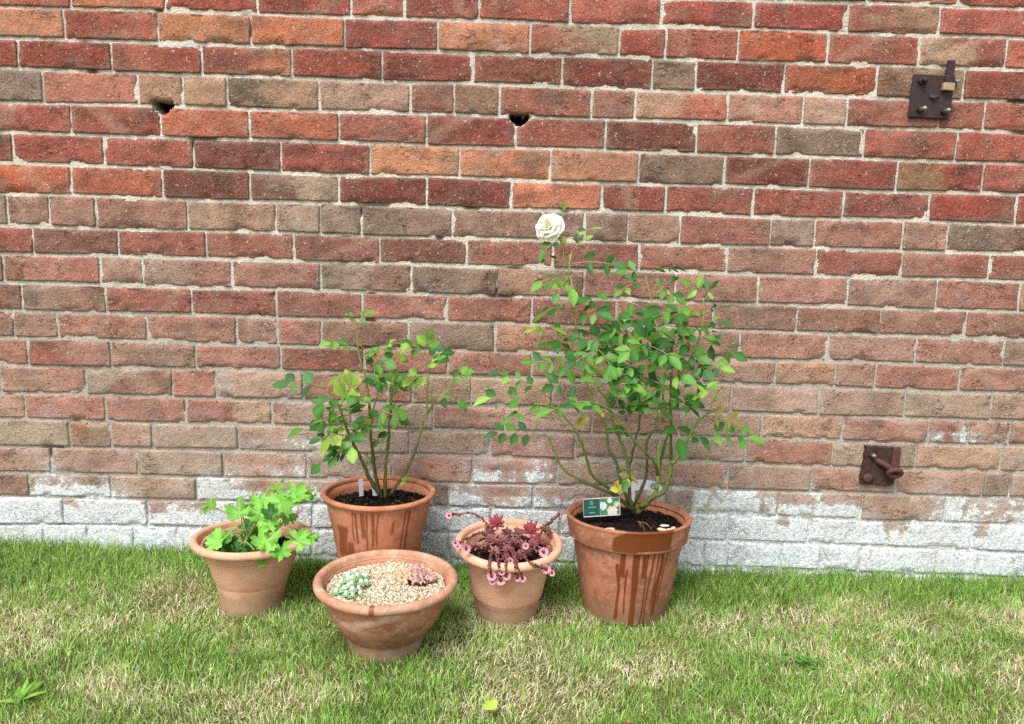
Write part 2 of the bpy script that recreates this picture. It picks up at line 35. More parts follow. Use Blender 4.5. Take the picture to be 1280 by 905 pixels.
class MB:
    """collects vertices, faces and a colour per vertex; links them as one mesh"""
    def __init__(s): s.v = []; s.f = []; s.c = []; s.a = {}
    def add(s, vs, fs, col=None):
        n = len(s.v); s.v.extend([tuple(v) for v in vs]); s.f.extend([tuple(i+n for i in f) for f in fs])
        if col is not None:
            col = np.asarray(col, float)
            s.c.extend([tuple(col)]*len(vs) if col.ndim == 1 else [tuple(q) for q in col])
        return n
    def build(s, name, mat, parent=None, smooth=True, loc=None):
        me = bpy.data.meshes.new(name); me.from_pydata(s.v, [], s.f)
        return finish(me, name, mat, parent, smooth, s.c if s.c else None, loc)
def finish(me, name, mat, parent=None, smooth=True, cols=None, loc=None):
    if smooth: me.polygons.foreach_set('use_smooth', [True]*len(me.polygons))
    if cols is not None and len(cols):
        setcol(me, 'Col', cols)
    me.update()
    o = bpy.data.objects.new(name, me); C.objects.link(o)
    if mat: me.materials.append(mat)
    if parent:
        o.parent = parent
    if loc is not None: o.location = loc
    return o
def setcol(me, name, cols):
    cols = np.asarray(cols, np.float32)
    if cols.shape[1] == 3: cols = np.concatenate([cols, np.ones((len(cols), 1), np.float32)], 1)
    at = me.color_attributes.new(name, 'FLOAT_COLOR', 'POINT')
    at.data.foreach_set('color', cols.ravel())
def setval(me, name, vals):
    at = me.attributes.new(name, 'FLOAT', 'POINT'); at.data.foreach_set('value', np.asarray(vals, np.float32))
def npmesh(name, V, F, n=4):
    me = bpy.data.meshes.new(name); V = np.asarray(V, np.float32); F = np.asarray(F, np.int32)
    me.vertices.add(len(V)); me.vertices.foreach_set('co', V.ravel())
    me.loops.add(F.size); me.loops.foreach_set('vertex_index', F.ravel())
    me.polygons.add(len(F)); me.polygons.foreach_set('loop_start', np.arange(0, F.size, F.shape[1], dtype=np.int32))
    me.update(calc_edges=True); return me
def tag(o, label=None, cat=None, group=None, kind=None):
    if label: o['label'] = label
    if cat: o['category'] = cat
    if group: o['group'] = group
    if kind: o['kind'] = kind
    return o
def thing(name, loc, label, cat, group=None, rot=(0, 0, 0)):
    o = bpy.data.objects.new(name, None); C.objects.link(o); o.empty_display_size = .05
    o.location = loc; o.rotation_euler = rot
    return tag(o, label, cat, group)
def child_world(o, parent):
    """parent while the mesh keeps its world coordinates"""
    o.parent = parent
    o.matrix_parent_inverse = (Matrix.Translation(parent.location) @ parent.rotation_euler.to_matrix().to_4x4()).inverted()
    return o

# ---------------------------------------------------------------- materials
def mat(name):
    m = bpy.data.materials.new(name); m.use_nodes = True
    nt = m.node_tree; nt.nodes.clear(); return m, nt
class N:
    def __init__(s, nt): s.nt = nt
    def n(s, t, **k):
        o = s.nt.nodes.new(t)
        for a, b in k.items(): setattr(o, a, b)
        return o
    def l(s, a, b): s.nt.links.new(a, b)
    def val(s, x, sock):
        if hasattr(x, 'is_linked') or hasattr(x, 'links'): s.l(x, sock)
        else: sock.default_value = x
    def attr(s, name):
        return s.n('ShaderNodeAttribute', attribute_name=name)
    def coord(s):
        return s.n('ShaderNodeTexCoord').outputs['Object']
    def noise(s, vec, scale, detail=2, rough=.5, out='Fac'):
        o = s.n('ShaderNodeTexNoise'); o.inputs['Scale'].default_value = scale; o.inputs['Detail'].default_value = detail
        o.inputs['Roughness'].default_value = rough; s.l(vec, o.inputs['Vector']); return o.outputs[out]
    def mr(s, v, a, b, c=0.0, d=1.0, smooth=True):
        o = s.n('ShaderNodeMapRange'); o.interpolation_type = 'SMOOTHSTEP' if smooth else 'LINEAR'
        s.val(v, o.inputs['Value']); o.inputs['From Min'].default_value = a; o.inputs['From Max'].default_value = b
        o.inputs['To Min'].default_value = c; o.inputs['To Max'].default_value = d; return o.outputs['Result']
    def math(s, op, a, b=0.0):
        o = s.n('ShaderNodeMath', operation=op); s.val(a, o.inputs[0]); s.val(b, o.inputs[1]); return o.outputs[0]
    def mix(s, f, a, b, mode='MIX'):
        o = s.n('ShaderNodeMix', data_type='RGBA', blend_type=mode)
        s.val(f, o.inputs['Factor']); 
        for x, k in ((a, 'A'), (b, 'B')):
            q = [i for i in o.inputs if i.name == k and i.type == 'RGBA'][0]
            if hasattr(x, 'links'): s.l(x, q)
            else: q.default_value = tuple(x)+(1,) if len(x) == 3 else tuple(x)
        return [i for i in o.outputs if i.type == 'RGBA'][0]
    def bump(s, h, strength, dist, normal=None):
        o = s.n('ShaderNodeBump'); o.inputs['Strength'].default_value = strength; o.inputs['Distance'].default_value = dist
        s.l(h, o.inputs['Height'])
        if normal: s.l(normal, o.inputs['Normal'])
        return o.outputs['Normal']
    def principled(s, col, rough=.8, normal=None, spec=.3, metal=0.0):
        o = s.n('ShaderNodeBsdfPrincipled')
        if hasattr(col, 'links'): s.l(col, o.inputs['Base Color'])
        else: o.inputs['Base Color'].default_value = tuple(col)+(1,)
        s.val(rough, o.inputs['Roughness']); o.inputs['Specular IOR Level'].default_value = spec
        o.inputs['Metallic'].default_value = metal
        if normal: s.l(normal, o.inputs['Normal'])
        return o
    def out(s, sh):
        o = s.n('ShaderNodeOutputMaterial'); s.l(sh, o.inputs['Surface'])

def weather(k, co, col):
    """dust bloom and flaking limewash that run over bricks and joints alike"""
    du = k.attr('Dust').outputs['Fac']; w = k.attr('Whi').outputs['Fac']
    n1 = k.noise(co, 7, 5, .62); n2 = k.noise(co, 130, 3, .65); n3 = k.noise(co, 24, 6, .70); n4 = k.noise(co, 330, 2, .6)
    f = k.math('ADD', k.math('ADD', k.math('MULTIPLY', n1, .8), k.math('MULTIPLY', n2, .5)), du)
    col = k.mix(k.mr(f, .95, 1.55, 0, .62), col, k.mix(n2, (.34, .27, .235), (.52, .46, .42)))
    mp = k.n('ShaderNodeMapping'); k.l(co, mp.inputs['Vector']); mp.inputs['Scale'].default_value = (1.0, 1.0, .16)
    run = k.noise(mp.outputs[0], 12, 4, .6); big_ = k.noise(co, 2.4, 4, .6)
    col = k.mix(k.mr(run, .52, .74, 0, .34), col, k.mix(1.0, col, (.60, .56, .52), 'MULTIPLY')); col = k.mix(k.mr(big_, .5, .7, 0, .30), col, k.mix(1.0, col, (.68, .64, .62), 'MULTIPLY'))
    s = k.math('ADD', k.math('ADD', k.math('MULTIPLY', n3, .80), k.math('MULTIPLY', n2, .22)), k.math('MULTIPLY', k.math('SUBTRACT', n1, .5), 1.5))
    g = k.math('ADD', s, k.math('SUBTRACT', w, 1.0))
    thin = k.mr(g, -.16, .20, 0, .55); thick = k.mr(g, .09, .17, 0, .93)
    wc = k.mix(k.mr(n2, .36, .62), (.54, .58, .59), (.84, .88, .87)); wc = k.mix(k.mr(n4, .54, .72, 0, .25), wc, (.36, .36, .35)); wc = k.mix(k.mr(n1, .52, .66, 0, .35), wc, (.50, .45, .40))
    col = k.mix(thin, col, (.52, .51, .48)); return k.mix(thick, col, wc)
def brick_material():
    m, nt = mat('weathered_brick'); k = N(nt); co = k.coord()
    c = k.attr('Col').outputs['Color']
    g1 = k.noise(co, 260, 3, .65); g2 = k.noise(co, 95, 4, .6); g3 = k.noise(co, 34, 3, .6); g4 = k.noise(co, 480, 1, .5)
    col = k.mix(k.mr(g1, .48, .72, 0, .62), c, k.mix(1.0, c, (.42, .36, .34), 'MULTIPLY'))
    col = k.mix(k.mr(g2, .52, .72, 0, .55), col, k.mix(1.0, c, (.55, .47, .44), 'MULTIPLY'))
    col = k.mix(k.mr(g3, .50, .75, 0, .45), col, k.mix(.30, c, (.48, .34, .27)))
    col = k.mix(k.mr(g4, .57, .72, 0, .75), col, k.mix(.42, c, (.78, .58, .46))); g5 = k.noise(co, 620, 1, .5); col = k.mix(k.mr(g5, .58, .70, 0, .6), col, k.mix(1.0, c, (.38, .32, .30), 'MULTIPLY'))
    # thin creases and firing cracks, pits and pale flecks
    mp = k.n('ShaderNodeMapping'); k.l(co, mp.inputs['Vector']); mp.inputs['Scale'].default_value = (1.0, 1.0, 2.3)
    c1 = k.noise(mp.outputs[0], 19, 5, .62); c2 = k.noise(co, 13, 2, .5)
    line = k.math('MULTIPLY', k.mr(k.math('ABSOLUTE', k.math('SUBTRACT', c1, .5)), .0, .012, 1.0, 0.0), k.mr(c2, .54, .64))
    col = k.mix(k.math('MULTIPLY', line, .75), col, (.07, .04, .032))
    f1 = k.noise(co, 150, 2, .5); col = k.mix(k.mr(f1, .66, .72, 0, .7), col, (.62, .50, .40)); pit = k.mr(k.noise(co, 175, 2, .5), .66, .72, 0, 1)
    col = k.mix(k.math('MULTIPLY', pit, .7), col, (.06, .035, .03))
    col = weather(k, co, col)
    h = k.math('ADD', k.math('MULTIPLY', g1, .6), k.math('MULTIPLY', g2, 1.0))
    nrm = k.bump(k.math('SUBTRACT', k.math('ADD', h, k.math('MULTIPLY', g4, .5)), k.math('ADD', k.math('MULTIPLY', line, .7), k.math('MULTIPLY', pit, .6))), 1.0, .0042)
    k.out(k.principled(col, .92, nrm, .18).outputs[0]); return m
def mortar_material():
    m, nt = mat('lime_mortar'); k = N(nt); co = k.coord()
    c = k.attr('Col').outputs['Color']
    g1 = k.noise(co, 240, 3, .7); g2 = k.noise(co, 60, 4, .6)
    col = k.mix(k.mr(g1, .54, .72, 0, .5), c, k.mix(1.0, c, (.45, .42, .38), 'MULTIPLY'))
    col = k.mix(k.mr(g2, .52, .75, 0, .35), col, k.mix(1.0, c, (.62, .58, .54), 'MULTIPLY'))
    col = weather(k, co, col)
    nrm = k.bump(k.math('ADD', g1, g2), .9, .005)
    k.out(k.principled(col, .95, nrm, .12).outputs[0]); return m
def terracotta(name, base, pale, dark, rim_wet=(.165, .040, .010), bloom=.5, rough=.8, mott=1.0):
    m, nt = mat(name); k = N(nt); co = k.coord()
    g1 = k.noise(co, 300, 2, .6); g2 = k.noise(co, 14, 5, .65); g3 = k.noise(co, 32, 4, .7); g4 = k.noise(co, 120, 2, .5)
    col = k.mix(k.mr(g2, .40, .66), tuple(base), tuple(dark))
    col = k.mix(k.mr(g3, .50, .72, 0, bloom), col, tuple(pale))
    col = k.mix(k.mr(g4, .58, .75, 0, .35), col, tuple(np.array(dark)*.8))
    g6 = k.noise(co, 5.5, 6, .7); g7 = k.noise(co, 60, 5, .7); col = k.mix(k.mr(g6, .50, .68, 0, .5*mott), col, tuple(np.array(dark)*.62)); col = k.mix(k.mr(g7, .57, .70, 0, .4*mott), col, tuple(np.array(pale)*1.05)); col = k.mix(k.mr(k.noise(co, 75, 4, .7), .58, .70, 0, .45*mott), col, tuple(np.array(dark)*.55))
    sx = k.n('ShaderNodeSeparateXYZ'); k.l(co, sx.inputs[0]); damp = k.math('ADD', sx.outputs['Z'], k.math('MULTIPLY', g3, -.06)); col = k.mix(k.mr(damp, .0, .035, .55, 0), col, (.16, .12, .065))
    pa = k.attr('Pale').outputs['Fac']
    col = k.mix(k.math('MULTIPLY', pa, k.mr(g3, .35, .6, .45, 1.0)), col, tuple(pale))
    col = k.mix(k.mr(g1, .5, .75, 0, .35), col, k.mix(1.0, col, (.6, .55, .5), 'MULTIPLY'))
    w = k.attr('Wet').outputs['Fac']
    salt = k.math('MULTIPLY', k.mr(k.noise(co, 10, 6, .75), .56, .70), k.mr(k.noise(co, 90, 3, .7), .40, .60)); col = k.mix(k.math('MULTIPLY', salt, .42*(.4+.6*mott)), col, (.62, .52, .45))
    col = k.mix(k.math('MULTIPLY', w, .93), col, tuple(rim_wet))
    ro = k.mr(w, 0, 1, rough, .34, False)
    nrm = k.bump(k.math('ADD', g1, k.math('MULTIPLY', g3, .8)), .35, .002)
    k.out(k.principled(col, ro, nrm, .3).outputs[0]); return m
def leaf_material(name, gloss=.35, trans=.28, vein=True):
    m, nt = mat(name); k = N(nt); co = k.coord()
    c = k.attr('Col').outputs['Color']
    g = k.noise(co, 190, 2, .6)
    col = k.mix(k.mr(g, .4, .7, 0, .35), c, k.mix(1.0, c, (.62, .68, .5), 'MULTIPLY'))
    p = k.principled(col, 1-gloss-.15, k.bump(g, .25, .002), .45)
    t = k.n('ShaderNodeBsdfTranslucent'); k.l(k.mix(1.0, col, (1.0, 1.0, .55), 'MULTIPLY'), t.inputs['Color'])
    mx = k.n('ShaderNodeMixShader'); mx.inputs[0].default_value = trans
    k.l(p.outputs[0], mx.inputs[1]); k.l(t.outputs[0], mx.inputs[2]); k.out(mx.outputs[0]); return m
def col_material(name, rough=.8, spec=.3, bump_scale=200, bump=.3, dist=.002, var=.3, metal=0.0):
    m, nt = mat(name); k = N(nt); co = k.coord(); c = k.attr('Col').outputs['Color']
    g = k.noise(co, bump_scale, 3, .6)
    col = k.mix(k.mr(g, .4, .7, 0, var), c, k.mix(1.0, c, (.5, .5, .5), 'MULTIPLY'))
    k.out(k.principled(col, rough, k.bump(g, bump, dist), spec, metal).outputs[0]); return m
def plain(name, col, rough=.6, spec=.3, metal=0.0, var=.25, scale=120, bump=.2, other=None):
    m, nt = mat(name); k = N(nt); co = k.coord(); g = k.noise(co, scale, 4, .6)
    o = tuple(np.array(col)*.5) if other is None else tuple(other)
    c = k.mix(k.mr(g, .38, .68, 0, var), tuple(col), o)
    k.out(k.principled(c, rough, k.bump(g, bump, .002), spec, metal).outputs[0]); return m

M = {}
M['brick'] = brick_material(); M['mortar'] = mortar_material()
M['grass'] = leaf_material('grass_blades', .15, .22)
M['leaf'] = leaf_material('rose_leaf', .30, .24)
M['softleaf'] = leaf_material('geranium_leaf', .12, .30)
M['petal'] = leaf_material('rose_petal', .1, .30)
M['cane'] = col_material('rose_cane', .65, .35, 160, .35, .002, .5)
M['fleshy'] = col_material('fleshy_leaf', .5, .4, 150, .15, .001, .3)
M['stone'] = col_material('stone_chips', .85, .25, 300, .3, .001, .25)
M['compost'] = col_material('potting_compost', .95, .15, 260, .8, .003, .6)
M['iron'] = plain('dark_painted_iron', rgb(66, 48, 48), .6, .4, .2, .7, 75, .7, rgb(44, 33, 35))
M['rust'] = plain('rusted_iron', rgb(78, 56, 48), .88, .2, .1, .8, 80, 1.0, rgb(46, 37, 36))
M['rustbar'] = plain('rusted_hook_iron', rgb(98, 66, 57), .8, .25, .1, .6, 90, .6, rgb(70, 46, 42))
M['zinc'] = plain('worn_zinc', rgb(165, 160, 158), .4, .5, .5, .5, 200, .3, rgb(90, 84, 84))
M['wood'] = plain('pale_wood', rgb(176, 152, 122), .85, .2, 0, .5, 130, .4, rgb(130, 106, 82))
M['plastic'] = plain('white_plastic', rgb(222, 222, 226), .45, .4, 0, .25, 90, .05, rgb(180, 182, 196))
M['greencard'] = plain('green_card', rgb(24, 84, 72), .4, .4, 0, .2, 60, .05, rgb(20, 70, 62))
M['print'] = col_material('printed_card', .45, .4, 60, .02, .001, .1)
M['ink'] = plain('pale_ink', rgb(178, 205, 196), .5, .3, 0, .2, 200, .0, rgb(120, 165, 150))
M['blueink'] = plain('dark_blue_ink', rgb(52, 82, 104), .5, .3, 0, .2, 200, .0, rgb(40, 66, 90))
M['root'] = plain('dry_root', rgb(150, 104, 78), .8, .2, 0, .5, 150, .3, rgb(96, 66, 48))

# ---------------------------------------------------------------- setting: lawn, sky
def ground_z(x, y):
    x = np.asarray(x, float); y = np.asarray(y, float)
    base = .034*sstep(.25, 1.35, -x)*sstep(-.9, 0.0, y)
    return base + .010*(fbm(x+9, y+4, .45, 5)-.5)
def build_ground():
    xs = np.concatenate([np.linspace(-60, -4, 9)[:-1], np.linspace(-4, 4, 161), np.linspace(4, 60, 9)[1:]])
    ys = np.concatenate([np.linspace(-60, -3, 8)[:-1], np.linspace(-3, .5, 71), np.linspace(.5, 60, 8)[1:]])
    X, Y = np.meshgrid(xs, ys); Z = ground_z(X, Y)
    V = np.stack([X, Y, Z], -1).reshape(-1, 3); nx = len(xs)
    i, j = np.meshgrid(np.arange(nx-1), np.arange(len(ys)-1)); a = (j*nx+i).ravel()
    F = np.stack([a, a+1, a+1+nx, a+nx], 1)
    m, nt = mat('lawn_turf'); k = N(nt); co = k.coord()
    g1 = k.noise(co, 3.2, 4, .6); g2 = k.noise(co, 150, 3, .7)
    c = k.mix(k.mr(g1, .4, .65), tuple(rgb(92, 96, 52)), tuple(rgb(140, 128, 84)))
    c = k.mix(k.mr(g2, .4, .7), c, tuple(rgb(74, 66, 44)))
    k.out(k.principled(c, .95, k.bump(g2, .8, .01), .1).outputs[0])
    o = finish(npmesh('lawn', V, F), 'lawn', m); tag(o, kind='structure'); return o
build_ground()

POTS = dict(ger=(-.605, -.247, .095), bowl=(-.250, -.419, .105), sed=(.020, -.244, .098), rose=(.315, -.213, .130), small=(-.312, -.150, .112))
SCALE = dict(ger=(.972, 1.075), bowl=(.979, 1.09), sed=(.976, 1.118), rose=(.986, 1.032), small=(1.01, 1.0))   # radius, height

def build_grass():
    # straw patches and lush patches: (x, y, radius, amount)
    patches = DATA['patches']
    def zone(n, x0, x1, y0, y1):
        return np.stack([rng.uniform(x0, x1, n), rng.uniform(y0, y1, n)], 1)
    P = np.concatenate([zone(185000, -1.62, 1.62, -.92, -.004), zone(26000, -2.9, -1.62, -.95, -.004), zone(26000, 1.62, 2.9, -.95, -.004), zone(26000, -1.9, 1.9, -1.5, -.92)])
    keep = np.ones(len(P), bool)
    for k_, (cx, cy, r) in POTS.items():
        keep &= (P[:, 0]-cx)**2 + (P[:, 1]-cy)**2 > (r*.80)**2
    P = P[keep]
    T = zone(15000, -1.62, 1.62, -.95, -.01); ti = rng.integers(0, len(T), len(P)); tuft = rng.random(len(P)) < .55*(np.abs(P[:, 0]) < 1.62)*(P[:, 1] > -.95)
    off = rng.normal(0, .0075, P.shape); P = np.where(tuft[:, None], T[ti]+off, P)
    keep = P[:, 1] < -.003
    for k_, (cx, cy, r) in POTS.items(): keep &= (P[:, 0]-cx)**2 + (P[:, 1]-cy)**2 > (r*.80)**2
    P = P[keep]; off = off[keep]*tuft[keep][:, None]; ti = ti[keep]; tuft = tuft[keep]
    tone_t = rng.normal(0, .14, len(T))[ti]*tuft
    n = len(P); x, y = P[:, 0], P[:, 1]
    dry = .52*fbm(x*1.0, y*1.7, .26, 3, 4) + .30*fbm(x, y*1.4, .085, 8, 3) + .18*fbm(x, y*1.2, .03, 18, 2) + .06*np.where(tuft, rng.normal(0, 1, len(T))[ti], 0)
    for px, py, pr, am in patches:
        dry += am*np.exp(-((x-px)**2 + ((y-py)*1.8)**2)/(pr*pr))
    wall = sstep(-.26, -.04, y)
    dry = dry - .22*wall
    straw_p = np.clip(sstep(.36, .68, dry)*.72 + .09, 0, .85)
    is_straw = rng.random(n) < straw_p
    L = rng.uniform(.015, .029, n)*(1+.5*wall*rng.random(n)) + .016*sstep(-.05, -.005, y)*rng.random(n)
    L = np.where(is_straw, L*rng.uniform(.6, 1.0, n), L)*(1+.35*wall*(fbm(x, y, .06, 77)-.3))
    W = rng.uniform(.0011, .0023, n)
    az = rng.uniform(0, 2*np.pi, n); lean = np.abs(rng.normal(.52, .30, n)); lean = np.where(is_straw, lean+rng.uniform(0, .7, n), lean)
    lean = np.clip(lean, 0, 1.35)
    # neighbouring blades comb the same way
    wx = fbm(x, y, .11, 21)-.5; wy = fbm(x, y, .11, 31)-.5
    dx = np.cos(az)+wx*3.2+off[:, 0]*150; dy = np.sin(az)+wy*3.2+off[:, 1]*150; q = np.hypot(dx, dy)+1e-6; dx /= q; dy /= q
    sx, sy = -dy, dx
    fa = rng.uniform(0, 2*np.pi, n); sx = np.cos(fa); sy = np.sin(fa)*.6; q = np.hypot(sx, sy); sx /= q; sy /= q
    z0 = ground_z(x, y)-.003
    b = np.stack([x, y, z0], 1); S = np.stack([sx, sy, 0*sx], 1)
    mid = b + np.stack([dx*np.sin(lean*.55)*L*.55, dy*np.sin(lean*.55)*L*.55, np.cos(lean*.55)*L*.55], 1)
    tip = mid + np.stack([dx*np.sin(lean*1.35)*L*.5, dy*np.sin(lean*1.35)*L*.5, np.cos(lean*1.35)*L*.5], 1)
    w3 = W[:, None]
    V = np.stack([b-S*w3*.5, b+S*w3*.5, mid-S*w3*.45, mid+S*w3*.45, tip-S*w3*.12, tip+S*w3*.12], 1).reshape(-1, 3)
    V[:, 1] = np.minimum(V[:, 1], -.003)
    o = np.arange(n)*6
    F = np.concatenate([np.stack([o, o+1, o+3, o+2], 1), np.stack([o+2, o+3, o+5, o+4], 1)])
    g1 = rgb(84, 140, 34); g2 = rgb(136, 182, 68); g3 = rgb(180, 204, 122); s1 = rgb(218, 208, 162); s2 = rgb(240, 232, 202); s3 = rgb(184, 164, 120)
    u = rng.random((n, 1)); lush = np.clip(sstep(.62, .34, dry)+.35*wall, 0, 1)[:, None]
    green = g2*(1-u)+g3*u; green = green*(1-lush*.75*rng.random((n, 1))) + g1*(lush*.75*rng.random((n, 1)))
    v = rng.random((n, 1)); straw = np.where(v < .25, s3, s1*(1-v)+s2*v)
    col = np.where(is_straw[:, None], straw, green)*(.68+.58*rng.random((n, 1)))*(1+tone_t[:, None])
    col = np.repeat(col, 6, 0)
    me = npmesh('grass', V, F)
    ob = finish(me, 'grass', M['grass'], None, True, col); tag(ob, kind='stuff'); ob['label'] = 'short mown lawn grass, green with dry straw patches'
    return ob
build_grass()

# ---------------------------------------------------------------- brick wall
XS = np.array([-1.4, -.7, 0, .7, 1.4])
def course_fn(zs):
    c = np.polyfit(XS, zs, 2)
    def f(x):
        x = np.asarray(x, float); xc = np.clip(x, -1.5, 1.5); s = 2*c[0]*xc+c[1]
        return np.polyval(c, xc) + s*(x-xc)*.0 + .0010*np.sin(x*9+zs[0]*50)
    return f
def hexc(t):
    r, g, b = (int(ch, 16)*17.0 for ch in t[:3])
    g = min(g, r*.95); q = r/g
    if q > 1.9: b = min(b, g*(.80 if r > 160 else .86))                     # red clay
    elif q > 1.25: b = min(max(b, g*.72), g*.86)      # orange to dusty rose
    else: b = min(max(b, g*.80), g*.90)               # buff and grey
    m = .3*r+.59*g+.11*b
    kd = .78 if q > 1.9 else .85
    return np.array([r, g, b])*kd+m*(1-kd)
WALL_TOP = 2.02; X_END = 3.3
HOLES = [(DATA['misc']['hole1'][0], DATA['misc']['hole1'][2], .0235), (DATA['misc']['hole2'][0], DATA['misc']['hole2'][2], .021)]
def build_wall():
    fl = [course_fn(z) for z in DATA['courses']]        # J0 (top) .. J20 (lowest)
    rows = []
    for k, line in enumerate(DATA['rows']):
        t = line.split(); ends = []; cols = []
        for i in range(0, len(t)-1, 2): ends.append(float(t[i])); cols.append(t[i+1])
        cols.append(t[-1]); rows.append((fl[k], fl[k+1], ends, cols, k))
    # courses above the picture and one below ground
    reds = ['b54', 'a54', '955', 'c75', 'a65', '855', 'b65', 'a76', '944', '977']
    zt = DATA['courses'][0]
    for j in range(7):
        up = course_fn([z+.0752*(j+1) for z in zt]); lo = fl[0] if j == 0 else course_fn([z+.0752*j for z in zt])
        e0 = -1.4 + (.112 if j % 2 else 0)
        rows.append((up, lo, [e0+.227*i for i in range(13)], [random.choice(reds) for _ in range(14)], -1-j))
    zb = DATA['courses'][20]
    rows.append((fl[20], course_fn([z-.074 for z in zb]), [-1.35+.227*i for i in range(13)], ['b98w9']*14, 20))
    fillc = {0: reds, 1: ['a65', '955', 'a76', '977', 'b76', '855'], 2: ['b98', 'a87', 'b97', 'a98w3', 'b87w3', 'b98w6']}
    V = []; F = []; COL = []; WHI = []; DUS = []; nv = 0
    def whz(X, Z):
        zz = Z + .16*(fbm(X, Z, .32, 131, 3)-.5) + .05*(fbm(X, Z, .06, 136, 2)-.5)
        return .31*sstep(.25, .06, zz)+.24*sstep(.60, .16, zz)
    def dustf(X, Z): return .46*sstep(1.0, .28, Z) + .08*sstep(1.4, .9, Z) - .02
    for top, bot, ends, cols, k in rows:
        ends = list(ends); cols = list(cols)
        pool = fillc[0] if k < 8 else fillc[1] if k < 14 else fillc[2] if k < 18 else ['b98w8', 'b98w9']
        while ends[0] > -X_END+.2: ends.insert(0, ends[0]-.228); cols.insert(0, random.choice(pool))
        while ends[-1] < X_END-.2: ends.append(ends[-1]+.228); cols.append(random.choice(pool))
        ends = [-X_END]+ends+[X_END]
        for i, spec in enumerate(cols):
            x0, x1 = ends[i], ends[i+1]
            if x1-x0 < .02: continue
            vis = x1 > -1.65 and x0 < 1.65 and k > -2
            wv = 0.0
            if 'w' in spec: spec, q = spec.split('w'); wv = int(q)/10
            two = spec.split('-'); ca = hexc(two[0]); cb = hexc(two[-1])
            dj = rng.normal(0, 5); ca = ca+rng.normal(0, 1.5, 3)+dj; cb = cb+rng.normal(0, 1.5, 3)+dj
            zm, zk = ((160, 84, 68), .14) if k < 7 else ((147, 106, 97), .40) if k < 13 else ((163, 134, 119), .42)
            ca = ca*(1-zk)+np.array(zm)*zk; cb = cb*(1-zk)+np.array(zm)*zk
            gap = rng.uniform(.0024, .0040); gz = rng.uniform(.0036, .0052)
            step = .0075 if vis else .06
            nx = max(4, int((x1-x0)/step)); nz = 9 if vis else 3
            a0 = x0+(gap if i else .0); a1 = x1-(gap if i < len(cols)-1 else .0)
            tx = np.linspace(0, 1, nx+1); tz = np.linspace(0, 1, nz+1)
            if nz > 3: tz = np.concatenate([[0, .034], [.075], np.linspace(0, 1, nz-1)[1:-1], [.925], [.966, 1]])
            e = .05*.6; ed_ = .0022/(a1-a0); tx = np.concatenate([[0, ed_, ed_*2.2], tx[2:-2], [1-ed_*2.2, 1-ed_, 1]]) if nx > 4 else tx; nx = len(tx)-1; nz = len(tz)-1
            TX, TZ = np.meshgrid(tx, tz)
            tl = rng.normal(0, .0009); tr_ = rng.normal(0, .0009); bl = rng.normal(0, .0009); br = rng.normal(0, .0009)
            X = a0+(a1-a0)*TX
            ZT = top(X)-gz + tl*(1-TX)+tr_*TX; ZB = bot(X)+gz + bl*(1-TX)+br*TX
            Z = ZB+(ZT-ZB)*TZ
            # ragged arrises and rounded corners
            ex = np.minimum(TX, 1-TX)*(a1-a0); ez = np.minimum(TZ, 1-TZ)*.066
            edge = np.minimum(ex, ez)
            jit = .0028*(fbm(X*1.0+k*3.1, Z, .011, 41+i % 5, 3)-.5)
            isT = TZ == 1; isB = TZ == 0; isL = TX == 0; isR = TX == 1
            Z = Z + np.where(isT | isB, jit*1.3, 0); X = X + np.where(isL | isR, jit*1.3, 0)
            corner = (isT | isB) & (isL | isR); rr = .0018
            X = X + np.where(corner & isL, rr, 0) - np.where(corner & isR, rr, 0)
            Z = Z + np.where(corner & isB, rr*.8, 0) - np.where(corner & isT, rr*.8, 0)
            proud = .0034+np.clip(rng.normal(0, .0009), -.0014, .0014)
            tiltx = rng.normal(0, .0010); tiltz = rng.normal(0, .0007)
            Yv = -proud - .0008*sstep(0, .004, edge) + tiltx*(TX-.5) + tiltz*(TZ-.5) - .0022*(fbm(X, Z, .03, 61)-.5) - .0018*(fbm(X, Z, .012, 71)-.5)
            Yv = np.where(edge < 1e-9, Yv+.0014, Yv)
            chip = fbm(X, Z, .05, 81+i % 7, 2); Yv = Yv + np.where((edge < .009) & (chip > .62), .0040, 0)
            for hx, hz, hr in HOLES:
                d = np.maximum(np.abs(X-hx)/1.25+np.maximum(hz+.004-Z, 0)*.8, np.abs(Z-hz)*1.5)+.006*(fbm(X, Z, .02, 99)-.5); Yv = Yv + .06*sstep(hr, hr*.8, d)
            n0 = nv; nx1 = nx+1
            front = np.stack([X, Yv, Z], -1).reshape(-1, 3)
            # rim going back into the joint
            ring = [j for j in range(nx1)] + [r*nx1+nx for r in range(1, nz+1)] + [nz*nx1+j for j in range(nx-1, -1, -1)] + [r*nx1 for r in range(nz-1, 0, -1)]
            back = front[ring].copy(); back[:, 1] = np.maximum(.012, back[:, 1]+.006)
            V.append(front); V.append(back)
            ii, jj = np.meshgrid(np.arange(nx), np.arange(nz)); a = (n0+jj*nx1+ii).ravel()
            F.append(np.stack([a, a+1, a+1+nx1, a+nx1], 1))
            rg = n0+np.array(ring); bk = n0+len(front)+np.arange(len(ring))
            F.append(np.stack([rg, bk, np.roll(bk, -1), np.roll(rg, -1)], 1))
            # colour: two body tones of the clay, blotched
            nA = fbm(X+k, Z*1.6, .06, 91, 3)
            blend = sstep(.30, .70, TX + (nA-.5)*1.2) if len(two) > 1 else np.zeros_like(TX)
            cc = lin(np.clip(ca, 20, 250)/255)[None, None]*(1-blend[..., None]) + lin(np.clip(cb, 20, 250)/255)[None, None]*blend[..., None]
